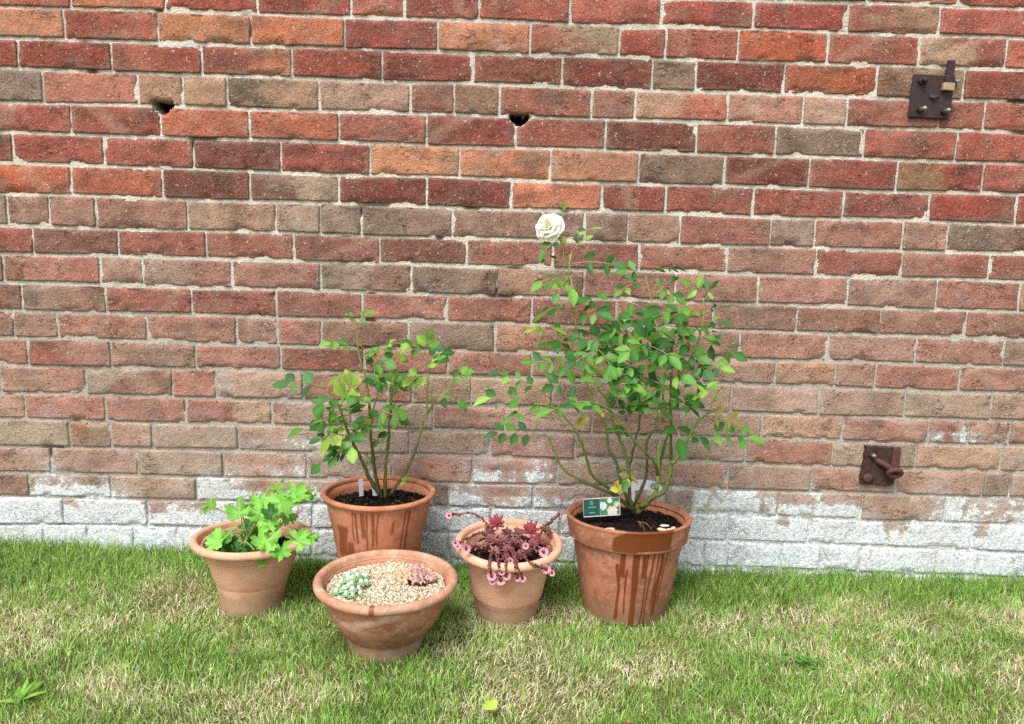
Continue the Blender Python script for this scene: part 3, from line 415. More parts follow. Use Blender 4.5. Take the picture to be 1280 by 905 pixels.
            tone = (1+.30*(fbm(X*1.0+3*k, Z*2.2, .045, 101, 3)-.5)*2)*(1+.22*(fbm(X+5*k, Z*1.3, .018, 107, 2)-.5)*2)
            fire = sstep(.55, .8, fbm(X+7*i, Z*1.8+k, .075, 111, 2))[..., None]
            cc = cc*tone[..., None]; cc = cc*(1-.45*fire) + np.array([.11, .058, .046])*.45*fire
            hue = sstep(.54, .78, fbm(X*1.1+11*i, Z*1.5+2*k, .055, 113, 3))[..., None]; cc = cc*(1-.40*hue) + cc.mean(-1, keepdims=True)*np.array([1.18, .98, .80])*.40*hue
            if rng.random() < .22:                       # pale kiss mark where bricks leaned together in the kiln
                sl = rng.normal(0, .9); cx_ = rng.uniform(.2, .8); band = sstep(.16, .05, np.abs(TX-cx_-sl*(TZ-.5)*.45+(nA-.5)*.1))[..., None]*.38
                cc = cc*(1-band) + np.array([.44, .29, .22])*band
            sm = sstep(.010, .0, edge)[..., None]*(.25+.35*sstep(.45, .7, fbm(X, Z, .05, 121, 2))[..., None])
            cc = cc*(1-sm*.55) + np.array([.42, .38, .33])*sm*.55
            cc = cc*np.array([.87, .855, .79])*(1.18 if k < 7 else 1.20 if k < 11 else 1.30)
            cc = np.where((Yv > .012)[..., None], np.array([.02, .015, .012]), cc)  # near-black colour inside the holes stands in for their shade
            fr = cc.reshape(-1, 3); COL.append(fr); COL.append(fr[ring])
            wl = .44*wv + .07 + whz(X, Z)
            wl = wl + .16*(TZ < .45)*(.2 < wv)*(wv < .8)
            DUS.append(dustf(X, Z).reshape(-1)); DUS.append(dustf(X, Z).reshape(-1)[ring])
            hole = 0
            for hx, hz, hr in HOLES: hole = hole + sstep(.02, .04, Yv)
            wf = wl.reshape(-1); WHI.append(wf); WHI.append(wf[ring])
            nv += len(front)+len(back)
    V = np.concatenate(V); F = np.concatenate(F); COL = np.concatenate(COL); WHI = np.concatenate(WHI)
    root = thing('brick_wall', (0, 0, 0), 'old red brick garden wall with pale lime mortar and whitewashed lowest courses', 'wall')
    me = npmesh('bricks', V, F); setval(me, 'Whi', WHI); setval(me, 'Dust', np.concatenate(DUS))
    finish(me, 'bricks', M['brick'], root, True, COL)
    # mortar bed between the bricks (front sheet), plus the solid core and coping behind it
    mx = np.concatenate([np.arange(-X_END, -1.65, .05), np.arange(-1.65, 1.65, .0055), np.arange(1.65, X_END+.01, .05)])
    mz = np.concatenate([np.arange(-.08, 1.60, .0055), np.arange(1.60, WALL_TOP, .03)])
    X, Z = np.meshgrid(mx, mz); nx = len(mx)
    Yv = .0012 - .0052*(fbm(X, Z, .013, 141, 3)-.5)
    # weathered-out joints here and there
    gone = sstep(.66, .74, fbm(X*1.0, Z*1.0, .07, 151, 2))*sstep(.55, .62, fbm(X, Z, .6, 161, 2)); Yv = Yv + .010*gone
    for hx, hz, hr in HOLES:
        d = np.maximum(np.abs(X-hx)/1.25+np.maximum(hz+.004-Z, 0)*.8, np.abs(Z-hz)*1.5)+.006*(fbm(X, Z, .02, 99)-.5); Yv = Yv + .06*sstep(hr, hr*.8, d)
    cream = rgb(226, 219, 204); grey = rgb(190, 184, 170); wht = rgb(222, 228, 226)
    low = sstep(.62, .12, Z+.25*(fbm(X, Z, .35, 171)-.5))[..., None]; dirt = sstep(.45, .75, fbm(X, Z, .12, 181, 3))[..., None]
    midz = (sstep(.75, .55, Z)*sstep(.15, .3, Z))[..., None]
    c = cream*(1-.45*dirt)+grey*.45*dirt; lowm = sstep(.95, .5, Z)[..., None]; c = c*(1-.8*lowm)+grey*.86*.8*lowm; c = np.where((Yv > .02)[..., None], np.array([.02, .015, .012]), c)  # mortar in the holes coloured near-black to stand for the shade inside
    c = c*(1-.6*gone[..., None])*.97
    V = np.stack([X, Yv, Z], -1).reshape(-1, 3)
    ii, jj = np.meshgrid(np.arange(nx-1), np.arange(len(mz)-1)); a = (jj*nx+ii).ravel()
    me = npmesh('mortar', V, np.stack([a, a+1, a+1+nx, a+nx], 1))
    setval(me, 'Dust', dustf(X, Z).reshape(-1)); setval(me, 'Whi', (.08+1.25*whz(X, Z-.05*sstep(.2, .6, X))).reshape(-1))
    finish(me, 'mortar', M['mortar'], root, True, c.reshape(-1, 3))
    b = MB(); x0, x1, y0, y1, z0, z1 = -X_END, X_END, .07, .225, -.10, WALL_TOP
    vs = [(x, y, z) for x in (x0, x1) for y in (y0, y1) for z in (z0, z1)]
    b.add(vs, [(0, 1, 3, 2), (4, 6, 7, 5), (0, 4, 5, 1), (2, 3, 7, 6), (0, 2, 6, 4), (1, 5, 7, 3)], rgb(150, 90, 72))
    b.build('core', M['mortar'], root, False)
    b = MB(); x0, x1, y0, y1, z0, z1 = -X_END-.02, X_END+.02, -.03, .255, WALL_TOP+.002, WALL_TOP+.075
    vs = [(x, y, z) for x in (x0, x1) for y in (y0, y1) for z in (z0, z1)]
    b.add(vs, [(0, 1, 3, 2), (4, 6, 7, 5), (0, 4, 5, 1), (2, 3, 7, 6), (0, 2, 6, 4), (1, 5, 7, 3)], rgb(150, 130, 115))
    b.build('coping', M['mortar'], root, False)
build_wall()

# ---------------------------------------------------------------- ironwork on the wall
def box(mb, c, s, rot=None, bev=.0015, col=None):
    """bevelled box: three rings per side"""
    sx, sy, sz = s[0]/2, s[1]/2, s[2]/2
    vs = []; fs = []
    def ring(y, inset):
        a, b = sx-inset, sz-inset; k = min(bev, a*.4, b*.4)
        return [(-a+k, y, -b), (a-k, y, -b), (a, y, -b+k), (a, y, b-k), (a-k, y, b), (-a+k, y, b), (-a, y, b-k), (-a, y, -b+k)]
    rings = [ring(-sy, bev), ring(-sy+bev, 0), ring(sy-bev, 0), ring(sy, bev)]
    for r_ in rings: vs += r_
    for q in range(3):
        for j in range(8):
            a = q*8+j; b = q*8+(j+1) % 8; fs.append((a, b, b+8, a+8))
    fs.append(tuple(range(7, -1, -1))); fs.append(tuple(range(24, 32)))
    Rm = rot.to_matrix() if rot is not None else Matrix.Identity(3)
    vs = [Rm @ Vector(v) + Vector(c) for v in vs]
    mb.add(vs, fs, col)
def tube(mb, pts, radii, seg=8, col=None, cap=True, wob=0.0):
    pts = [Vector(p) for p in pts]; n = len(pts); vs = []; cs = []
    up = Vector((.31, .22, .92))
    for i, p in enumerate(pts):
        d = (pts[min(i+1, n-1)]-pts[max(i-1, 0)]).normalized()
        a = d.cross(up)
        if a.length < 1e-3: a = d.cross(Vector((1, 0, 0)))
        a.normalize(); b = d.cross(a)
        for j in range(seg):
            t = 2*math.pi*j/seg; r = radii[i]*(1+wob*random.uniform(-1, 1))
            vs.append(p+a*math.cos(t)*r+b*math.sin(t)*r)
            if col is not None and np.asarray(col).ndim == 2: cs.append(col[i])
    fs = [(i*seg+j, i*seg+(j+1) % seg, (i+1)*seg+(j+1) % seg, (i+1)*seg+j) for i in range(n-1) for j in range(seg)]
    if cap: fs.append(tuple(range(seg-1, -1, -1))); fs.append(tuple(range((n-1)*seg, n*seg)))
    mb.add(vs, fs, (np.array(cs) if cs else col))
def smooth_path(pts, sub=5):
    P = [Vector(p) for p in pts]; P = [P[0]*2-P[1]]+P+[P[-1]*2-P[-2]]; o = []
    for i in range(1, len(P)-2):
        for s in range(sub):
            t = s/sub; a, b, c, d = P[i-1:i+3]
            o.append(.5*((2*b)+(c-a)*t+(2*a-5*b+4*c-d)*t*t+(3*b-a-3*c+d)*t**3))
    o.append(P[-2]); return o
def stud(parent, name, x, z, y0, length, r, m, nut=True, hexn=6):
    o = MB(); y = y0
    if nut:
        k = [(x+math.cos(R(60*i+10))*r*1.7, z+math.sin(R(60*i+10))*r*1.7) for i in range(6)]
        vs = [(a, y, b) for a, b in k]+[(a, y-.007, b) for a, b in k]+[(x+(a-x)*.85, y-.0085, z+(b-z)*.85) for a, b in k]
        fs = [(i, (i+1) % 6, 6+(i+1) % 6, 6+i) for i in range(6)]+[(6+i, 6+(i+1) % 6, 12+(i+1) % 6, 12+i) for i in range(6)]+[tuple(range(12, 18))]
        o.add(vs, fs)
        y -= .008
    part = None
    if nut: part = o.build(name, m[0], parent, False)
    s = MB(); tube(s, [(x, y0-.002, z), (x+.001, y0-length*.6, z), (x+.0015, y0-length+.0015, z), (x+.0015, y0-length, z)], [r, r, r, r*.75], 10)
    return s.build('stud' if nut else name, m[1], part or parent)

def upper_plate():
    u = DATA['misc']['plateU']; S = .00216
    root = thing('iron_plate', (u[0], -.0075, u[2]), 'square dark iron plate with bolts and an upright strap, high on the wall', 'iron plate', None, (0, R(1.5), 0))
    root.location.z -= .002
    b = MB(); box(b, (0, -.004, 0), (.104, .008, .104), None, .0015); b.build('plate', M['iron'], root, False)
    stud(root, 'bolt', -.031, .036, -.0082, .020, .0062, (M['iron'], M['iron']))
    stud(root, 'bolt', -.027, -.033, -.0082, .026, .0050, (M['iron'], M['zinc']))
    stud(root, 'bolt', .034, -.034, -.0082, .024, .0050, (M['iron'], M['zinc']))
    b = MB(); box(b, (.034, -.0125, .054), (.019, .008, .066), None, .0012); b.build('strap', M['iron'], root, False)
    b = MB(); box(b, (.033, -.0155, .024), (.028, .011, .018), None, .001); b.build('wedge', M['wood'], root, False)
    stud(root, 'screw', .058, .040, .004, .016, .0048, (M['zinc'], M['zinc']), False)
    # torn tongue of metal in the middle
    b = MB(); vs = [(-.008, -.0082, -.001), (.018, -.0082, .003), (.016, -.0082, .008), (-.004, -.0082, .006), (.000, -.020, -.006), (.014, -.015, .001)]
    b.add(vs, [(0, 1, 5, 4), (1, 2, 5), (2, 3, 4, 5), (3, 0, 4)]); b.build('tongue', M['iron'], root, False)
upper_plate()
def lower_plate():
    u = DATA['misc']['plateL']; S = .00222
    root = thing('hook_plate', (u[0], -.008, u[2]), 'rusty iron plate with a bent hook, low on the wall right of the rose', 'hook plate', None, (0, R(2.5), 0))
    # ragged outline
    ol = []
    per = [(-.046, -.054), (.040, -.056), (.050, -.030), (.052, .054), (-.046, .052)]
    for i in range(len(per)):
        a = np.array(per[i]); c = np.array(per[(i+1) % len(per)])
        for t in np.linspace(0, 1, 9)[:-1]: ol.append(a+(c-a)*t+rng.normal(0, .0011, 2))
    n = len(ol)
    vs = [(q[0], .004, q[1]) for q in ol]+[(q[0], -.0055, q[1]) for q in ol]+[(q[0]*.965, -.0075, q[1]*.965) for q in ol]
    fs = [(i, (i+1) % n, n+(i+1) % n, n+i) for i in range(n)]+[(n+i, n+(i+1) % n, 2*n+(i+1) % n, 2*n+i) for i in range(n)]+[tuple(range(2*n, 3*n))]
    b = MB(); b.add(vs, fs); b.build('plate', M['rust'], root, False)
    b = MB(); box(b, (.037, -.0105, .018), (.020, .006, .066), None, .0012); b.build('strap', M['rustbar'], root, False)
    stud(root, 'bolt', -.028, .029, -.0077, .016, .0052, (M['rust'], M['zinc']))
    b = MB(); tube(b, [(-.030, -.0077, -.036), (-.030, -.0115, -.036), (-.030, -.013, -.036)], [.0125, .0125, .009], 14); b.build('washer', M['rustbar'], root)
    pth = smooth_path([(-.012, -.004, .012), (-.004, -.014, .011), (.010, -.021, .004), (.022, -.025, -.004)], 5)
    b = MB(); tube(b, pth, [.0080]*len(pth), 10); hk = b.build('hook', M['rustbar'], root)
    ring = [(.032+.017*math.cos(t), -.026-.006*math.sin(t), -.013+.0105*math.sin(t)) for t in np.linspace(0, 2*math.pi, 25)]
    b = MB(); tube(b, ring, [.0070]*25, 9, None, False); b.build('eye', M['rustbar'], hk)
lower_plate()

# ---------------------------------------------------------------- pots
def lathe(profile, seg=144, wob=.0):
    """profile: (r, z) list -> V (n*seg), F"""
    n = len(profile); th = np.linspace(0, 2*np.pi, seg, endpoint=False)
    r = np.array([p[0] for p in profile])[:, None]; z = np.array([p[1] for p in profile])[:, None]
    rr = r*(1+wob*(np.sin(th*2+1.3)+.6*np.sin(th*3+.4))[None])
    V = np.stack([rr*np.cos(th)[None], rr*np.sin(th)[None], z+0*th[None]], -1).reshape(-1, 3)
    i, j = np.meshgrid(np.arange(seg), np.arange(n-1)); a = (j*seg+i).ravel(); b = (j*seg+(i+1) % seg).ravel()
    F = np.stack([a, b, b+seg, a+seg], 1); return V, F
def dense(prof, step=.004):
    o = []
    for (r0, z0), (r1, z1) in zip(prof, prof[1:]):
        k = max(1, int(math.hypot(r1-r0, z1-z0)/step))
        for q in range(k): o.append((r0+(r1-r0)*q/k, z0+(z1-z0)*q/k))
    o.append(prof[-1]); return o
def spline(prof, sub=6):
    p = smooth_path([(a, b, 0) for a, b in prof], sub); return [(max(v.x, .0), v.y) for v in p]
def roll(rc, zc, r, a0, a1, n=14, flat=1.0):
    return [(rc+r*math.cos(R(a)), zc+r*flat*math.sin(R(a))) for a in np.linspace(a0, a1, n)]
def pot(name, key, tilt, label, outer, rimprof, inner, m, wetfn=None, palefn=None, cat='flower pot', lean=0):
    root = thing(name, (POTS[key][0], POTS[key][1], .001), label, cat, 'terracotta pots on the lawn', (tilt, lean, 0))
    sr, sz = SCALE[key]
    for nm, pr in (('body', outer+inner), ('rim', rimprof)):
        V, F = lathe(pr, 480, .004)
        V[:, :] += .0012*(np.stack([fbm(V[:, 0]+V[:, 2], V[:, 1], .05, 201), fbm(V[:, 1]+V[:, 2], V[:, 0], .05, 205), 0*V[:, 0]+.5], 1)-.5)
        me = npmesh(nm, V, F)
        th = np.degrees(np.arctan2(V[:, 0], -V[:, 1]))        # 0 = towards the camera, + to the right
        rr = np.hypot(V[:, 0], V[:, 1])
        wet = wetfn(th, V[:, 2], nm, rr) if wetfn else np.zeros(len(V))
        pale = palefn(th, V[:, 2], nm) if palefn else np.zeros(len(V))
        setval(me, 'Wet', wet); setval(me, 'Pale', pale)
        V[:, :2] *= sr; V[:, 2] *= sz; me.vertices.foreach_set('co', V.astype(np.float32).ravel()); me.update()
        finish(me, nm, m, root)
    return root
def streaks(th, z, lst, ztop):
    w = np.zeros_like(th)
    for t0, wd, zend, wob, zs in lst:
        c = t0 + .35*wob*(vnoise(z, 0*z+t0, .05, 7)-.5)*2 + (z-zs)*wob*4
        wdz = wd*(.60+.42*vnoise(z, 0*z+t0*3, .05, 9))
        s = sstep(wdz, wdz*.75, np.abs(th-c))*sstep(zend-.004, zend+.004, z)*(z <= zs+.002)
        w = np.maximum(w, s)
    return w

# 1 buff pot with the hardy geranium
mt = terracotta('buff_terracotta', rgb(218, 170, 138), rgb(226, 190, 164), rgb(206, 154, 122), bloom=.4, mott=.35)
H = .166; rc = .134
pot('terracotta_pot', 'ger', R(-3), 'pale buff terracotta pot of leafy green geranium, leftmost on the grass',
    spline([(.076, 0), (.079, .03), (.082, .046), (.093, .09), (.108, .132), (.118, .150)]),
    [(.116, .147)]+roll(rc+.0012, .158, .0092, -115, 190, 18)+[(.122, .150), (.1235, .150)],
    [(.117, .156), (.114, .150), (.108, .12), (.09, .07), (.07, .03), (0, .03)], mt)
# 2 wide bowl
mt = terracotta('mottled_terracotta', rgb(186, 130, 98), rgb(212, 178, 152), rgb(152, 100, 74), bloom=.62)
def bowl_pale(th, z, nm):
    p = .75*sstep(18, 5, np.abs(th+4+60*(vnoise(z, 0*z, .03, 3)-.5)))*sstep(.06, .10, z)*(nm == 'body')
    return np.maximum(p, .45*sstep(.05, .0, z)) if nm == 'body' else .35+0*z
def bowl_wet(th, z, nm, rr):
    return .9*sstep(2.6, 1.6, np.abs(th+2))*(nm == 'rim')*(rr > .14)
pot('terracotta_bowl', 'bowl', R(-.5), 'wide shallow terracotta bowl filled with pale gravel, nearest on the lawn',
    spline([(.079, 0), (.086, .020), (.089, .030), (.092, .036), (.108, .055), (.125, .080), (.137, .108), (.142, .134)]),
    [(.139, .130)]+roll(.150, .141, .0108, -125, 185, 18, .9)+[(.137, .136)],
    [(.138, .137), (.135, .128), (.13, .11), (.12, .10), (0, .10)], mt, bowl_wet, bowl_pale)
# 3 peach pot with the red succulent
mt = terracotta('peach_terracotta', rgb(226, 176, 146), rgb(230, 194, 170), rgb(212, 156, 124), bloom=.4, mott=.3)
pot('terracotta_pot', 'sed', R(4), 'peach terracotta pot holding the trailing red succulent',
    spline([(.076, 0), (.079, .020), (.081, .034), (.085, .046), (.0885, .056), (.097, .098), (.108, .138), (.113, .152)]),
    [(.110, .149)]+roll(.1235, .161, .0098, -115, 190, 18)+[(.111, .154)],
    [(.111, .158), (.108, .150), (.103, .12), (.085, .07), (.07, .04), (0, .04)], mt)
# 4 big pot with a deep collar
mt = terracotta('brown_terracotta', rgb(176, 116, 88), rgb(200, 150, 124), rgb(140, 90, 66), bloom=.6)
def rose_wet(th, z, nm, rr):
    if nm == 'rim':
        lo = -18+16*(vnoise(z, 0*z, .02, 4)-.5); hi = 36+10*(vnoise(z, 0*z+9, .02, 4)-.5)
        return sstep(lo-1.5, lo+1.5, th)*sstep(hi+1.5, hi-1.5, th)*(rr > .147)*sstep(.160, .176, z+.012*vnoise(th, 0*th, 9, 3)+.01)
    lst = [(-13, 4.2, .120, 5, .2), (-17, 2.8, .012, 6, .15), (-9, 1.6, .03, 3, .14), (1, 4.6, .0, 1.5, .2), (10, 3.6, .12, 3, .2), (13.5, 1.6, .0, 2.5, .2), (19, 1.7, .0, 3.5, .2), (24.5, 1.3, .04, 2, .2), (30, 4.2, .022, 2.5, .2), (36.5, 1.6, .05, 4, .2)]
    return streaks(th, z, lst, .2)*(rr > .09)
pot('terracotta_pot', 'rose', R(-3.5), 'large brown terracotta pot with deep collar and wet streaks, under the tall rose',
    dense([(.104, 0), (.110, .03), (.119, .085), (.128, .135), (.137, .184)]),
    dense([(.1365, .180), (.1435, .1815), (.1465, .184), (.1505, .205), (.1545, .228)], .003)+roll(.152, .2325, .0045, -10, 140, 9)+[(.143, .233), (.140, .228)],
    dense([(.139, .226), (.134, .20), (.125, .17), (.11, .16), (0, .16)], .01), mt, rose_wet)
# 5 slim-rimmed pot at the back
mt = terracotta('orange_terracotta', rgb(188, 124, 92), rgb(206, 156, 126), rgb(162, 100, 68), bloom=.5)
def small_wet(th, z, nm, rr):
    if nm == 'rim': return np.zeros_like(th)
    top = streaks(th, z, [(-20, 1.3, .17, 2, .25), (-16, 2.2, .165, 2, .25), (-8, 3.0, .18, 2, .25), (-4, 1.4, .14, 2, .25), (3, 2.4, .155, 3, .25), (8, 2.0, .16, 3, .25), (25, 2, .19, 3, .22), (38, 1.6, .14, 3, .25), (44, 2.6, .12, 3, .25), (-38, 12, .12, 8, .2), (-26, 7, .10, 8, .16)], .25)
    return top*.8*(rr > .09)
pot('terracotta_pot', 'small', R(-1.5), 'orange terracotta pot with thin rim against the wall, behind the gravel bowl',
    spline([(.090, 0), (.096, .05), (.104, .11), (.114, .17), (.124, .215), (.1305, .252)]),
    [(.1285, .250)]+roll(.1345, .2615, .0068, -120, 190, 16)+[(.1275, .258)],
    [(.127, .256), (.123, .24), (.118, .215), (.11, .205), (0, .205)], mt, small_wet)

# ---------------------------------------------------------------- compost and gravel
def crumbs(mb, n, r, zfn, smin, smax, cols, flat=.8):
    ico = [(0, 0, 1), (.894, 0, .447), (.276, .851, .447), (-.724, .526, .447), (-.724, -.526, .447), (.276, -.851, .447), (.724, .526, -.447), (-.276, .851, -.447), (-.894, 0, -.447), (-.276, -.851, -.447), (.724, -.526, -.447), (0, 0, -1)]
    fs = [(0, 1, 2), (0, 2, 3), (0, 3, 4), (0, 4, 5), (0, 5, 1), (1, 6, 2), (2, 7, 3), (3, 8, 4), (4, 9, 5), (5, 10, 1), (6, 7, 2), (7, 8, 3), (8, 9, 4), (9, 10, 5), (10, 6, 1), (11, 7, 6), (11, 8, 7), (11, 9, 8), (11, 10, 9), (11, 6, 10)]
    for _ in range(n):
        a = random.uniform(0, 2*math.pi); d = r*math.sqrt(random.random()); x, y = d*math.cos(a), d*math.sin(a)
        s = random.uniform(smin, smax); q = Quaternion((random.gauss(0, 1), random.gauss(0, 1), random.gauss(0, 1), random.gauss(0, 1))).normalized()
        sc = Vector((random.uniform(.7, 1.35), random.uniform(.7, 1.1), random.uniform(.6, 1.0)*flat))
        z = zfn(x, y)+s*random.uniform(-.1, .75)
        vs = [(q @ Vector((v[0]*sc.x*s*random.uniform(.85, 1.15), v[1]*sc.y*s, v[2]*sc.z*s)))+Vector((x, y, z)) for v in ico]
        c = np.array(random.choice(cols))*random.uniform(.75, 1.2); mb.add(vs, fs, c)
def fill(name, potkey, tilt, r, z0, dome, m, label, n, smin, smax, cols, base, rough=.006, kind='stuff', smooth=True):
    mb = MB(); vs = []; fs = []; nr = 16; ns = 48; r *= SCALE[potkey][0]; z0 *= SCALE[potkey][1]
    def zf(x, y):
        d = math.hypot(x, y)/r
        return z0+dome*(1-d*d)+rough*(float(fbm(x+3, y+2, .03, 301))-.5)*2
    vs.append((0, 0, zf(0, 0)))
    for i in range(1, nr+1):
        for j in range(ns):
            a = 2*math.pi*j/ns; x, y = r*i/nr*math.cos(a), r*i/nr*math.sin(a); vs.append((x, y, zf(x, y)))
    for j in range(ns): fs.append((0, 1+j, 1+(j+1) % ns))
    for i in range(nr-1):
        for j in range(ns):
            a = 1+i*ns+j; b = 1+i*ns+(j+1) % ns; fs.append((a, a+ns, b+ns, b))
    mb.add(vs, fs, base); crumbs(mb, n, r*.985, zf, smin, smax, cols)
    o = mb.build(name, m, None, False); o.location = (POTS[potkey][0], POTS[potkey][1], .002); o.rotation_euler = (tilt, 0, 0)
    tag(o, label, 'gravel' if name == 'gravel' else 'compost', None, kind); return o, zf
dk = [rgb(28, 22, 20), rgb(38, 30, 26), rgb(20, 16, 15), rgb(58, 46, 38), rgb(32, 25, 22), rgb(24, 20, 19)]
fill('potting_compost', 'rose', R(-3.5), .1365, .209, .010, M['compost'], 'black crumbly compost in the large collared pot', 1500, .002, .0048, dk, rgb(28, 21, 18))
fill('potting_compost', 'small', R(-1.5), .1245, .230, .008, M['compost'], 'dark compost in the orange pot behind the gravel bowl', 1400, .002, .0045, dk+[rgb(96, 78, 62)]*1, rgb(30, 22, 19))
fill('potting_compost', 'ger', R(-3), .110, .128, .006, M['compost'], 'compost mostly hidden under the leafy geranium', 300, .002, .0045, dk, rgb(44, 36, 26))
fill('potting_compost', 'sed', R(4), .1055, .136, .008, M['compost'], 'compost mostly hidden under the red succulent', 400, .002, .0045, dk+[rgb(110, 80, 66)], rgb(48, 36, 30))
gv = [rgb(224, 210, 180), rgb(212, 196, 164), rgb(234, 224, 200), rgb(204, 186, 154), rgb(222, 208, 186), rgb(186, 166, 136), rgb(196, 186, 170), rgb(164, 146, 120)]
_, gz = fill('gravel', 'bowl', R(-.5), .1335, .125, .010, M['stone'], 'pale cream grit covering the shallow bowl', 4600, .0019, .0036, gv, rgb(150, 128, 94), .004)

# pale chips lying on the compost of the big pot
def chip(lx, ly, s, label, grp):
    mb = MB(); n = 12; prof = []
    for k_, (h, q) in enumerate(((0, .8), (.35, 1.0), (.7, .75))):
        for i in range(n):
            a = 2*math.pi*i/n; rr = s*q*(1+.16*math.sin(2*a+s*900)+.10*math.sin(3*a+1))
            prof.append((rr*math.cos(a)*1.35, rr*math.sin(a)*.8, h*s*.8))
    fs = [(k_*n+i, k_*n+(i+1) % n, (k_+1)*n+(i+1) % n, (k_+1)*n+i) for k_ in range(2) for i in range(n)]+[tuple(range(2*n, 3*n)), tuple(range(n-1, -1, -1))]
    mb.add(prof, fs, rgb(214, 200, 172))
    o = mb.build('stone_chip', M['stone'])
    o.location = (POTS['rose'][0]+lx, POTS['rose'][1]+ly, (.2095+.0150)+.010*(1-(lx*lx+ly*ly)/.0178)+ly*-.061+.002); o.rotation_euler = (random.uniform(-.2, .2), random.uniform(-.2, .2), random.uniform(-.6, .6))
    tag(o, label, 'stone chip', grp)
gp = 'pale chips on the compost of the large pot'
chip(-.059, -.085, .0105, 'long pale chip on black compost, left front of the large pot', gp)
chip(-.018, -.108, .0075, 'small pale chip on black compost, front centre of the large pot', gp)
for lx, ly, s in ((.078, -.045, .008), (.088, -.070, .0085), (.098, -.052, .0062), (.066, -.073, .0085), (.106, -.066, .0055)):
    chip(lx, ly, s, 'pale chip among the scattered chips on compost, right side of the large pot', gp)

# ---------------------------------------------------------------- roses
LEAFC = [(rgb(44, 96, 34), rgb(66, 124, 44)), (rgb(82, 142, 48), rgb(110, 164, 60)), (rgb(122, 176, 62), rgb(150, 194, 80)), (rgb(168, 164, 66), rgb(128, 112, 56)), (rgb(112, 152, 52), rgb(142, 170, 62))]
def leaflet(mb, base, d, nrm, L, W, code, droop=.25, serr=True):
    d = d.normalized(); side = d.cross(nrm).normalized(); nn = side.cross(d).normalized()
    nl = 7; prof = [.06, .58, .92, 1.0, .84, .48, .02]; vs = []; fs = []; cs = []
    c0, c1 = LEAFC[code]; t = random.random(); c = (c0*(1-t)+c1*t)*random.uniform(.85, 1.15)
    c2 = c
    c = c*.84; c2 = c
    if code == 4: c2 = rgb(164, 176, 76)*.9
    fold = random.uniform(.12, .4); curl = random.uniform(-.2, .5)
    for i in range(nl):
        s = i/(nl-1); w = W*.5*prof[i]*(1+(random.uniform(-.07, .07) if serr and 0 < i < nl-1 else 0))
        p = base+d*(L*s)-nn*(droop*L*s*s*.5)
        for q in (-1, -.5, 0, .5, 1):
            h = fold*abs(q)*w - curl*w*q*q*.5
            vs.append(p+side*(w*q)+nn*h)
            k_ = (random.random() < .5 if code == 4 else 0)
            cc = c2 if (code == 4 and (abs(q) > .6 or i > 4)) else c
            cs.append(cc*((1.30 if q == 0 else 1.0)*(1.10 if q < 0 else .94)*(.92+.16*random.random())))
    for i in range(nl-1):
        for j in range(4):
            a = i*5+j; fs.append((a, a+1, a+6, a+5))
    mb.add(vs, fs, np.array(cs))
GROW = 1.06; WIDE = 1.0
def spray(mb, st, a, b, n, L, code):
    a, b = Vector(a), Vector(b); D = b-a; ln = D.length
    mid = (a+b)/2+Vector((0, 0, ln*random.uniform(.06, .22)))
    path = [a.lerp(mid, t).lerp(mid.lerp(b, t), t) for t in np.linspace(0, 1, 7)]
    pc = rgb(150, 160, 84)*random.uniform(.8, 1.2) if random.random() < .7 else rgb(196, 178, 140)
    tube(st, path, [.0010, .0010, .0009, .0008, .0008, .0007, .0006], 5, pc)
    L *= GROW
    base_n = (Vector((random.gauss(0, .35), -.55+random.gauss(0, .30), .75+random.gauss(0, .22)))).normalized()
    npair = (n-1)//2
    def cl(): return code if random.random() < .62 else random.choice([0, 0, 0, 0, 1, 1, 1, 2] if code < 2 else [0, 0, 1, 1, 2, code])
    for k_ in range(npair):
        t = .40+.45*(k_/max(1, npair-1)) if npair > 1 else .55
        i = t*6; p = path[int(i)].lerp(path[min(6, int(i)+1)], i % 1)
        d = (path[min(6, int(i)+1)]-path[int(i)]).normalized()
        sd = d.cross(base_n).normalized()
        for s in (-1, 1):
            dd = (d*random.uniform(.35, .7)+sd*s+Vector((0, 0, random.uniform(-.25, .1)))).normalized()
            nn = (base_n+Vector((random.gauss(0, .28), random.gauss(0, .28), random.gauss(0, .25)))).normalized()
            l = L*random.uniform(.78, 1.08); st_l = L*.08
            leaflet(mb, p+dd*st_l, dd, nn, l, l*WIDE*random.uniform(.48, .62), cl(), random.uniform(.1, .5))
    d = (path[6]-path[5]).normalized(); l = L*random.uniform(.95, 1.2)
    leaflet(mb, path[6], (d+Vector((0, 0, random.uniform(-.3, .1)))).normalized(), base_n, l, l*WIDE*random.uniform(.50, .64), cl(), random.uniform(.1, .5))
def cane(parent, spec, young, old):
    p = smooth_path(spec['p'], 6); n = len(p); mb = MB()
    p = [v+Vector((random.gauss(0, .0007), random.gauss(0, .0007), 0)) for v in p]
    rad = [1.2*spec['r0']+(spec['r1']-1.2*spec['r0'])*(i/(n-1))**.8 for i in range(n)]
    for i in range(4, n-2, 6): rad[i] *= 1.22
    cols = np.array([old*(1-t)+young*t for t in np.clip(np.linspace(-.2, 1.25, n)+.2*(vnoise(np.arange(n)*1.0, np.zeros(n), 3, 5)-.5), 0, 1)])
    tube(mb, p, rad, 9, cols, True, .06)
    for i in range(3, n-3, 3):                                    # thorns
        if random.random() < .6:
            d = Vector((random.gauss(0, 1), random.gauss(0, 1), .2)).normalized(); q = p[i]
            tube(mb, [q, q+d*(rad[i]+.0035)-Vector((0, 0, .001))], [.0013, .0002], 4, rgb(150, 96, 66))
    return child_world(mb.build('cane', M['cane']), parent)
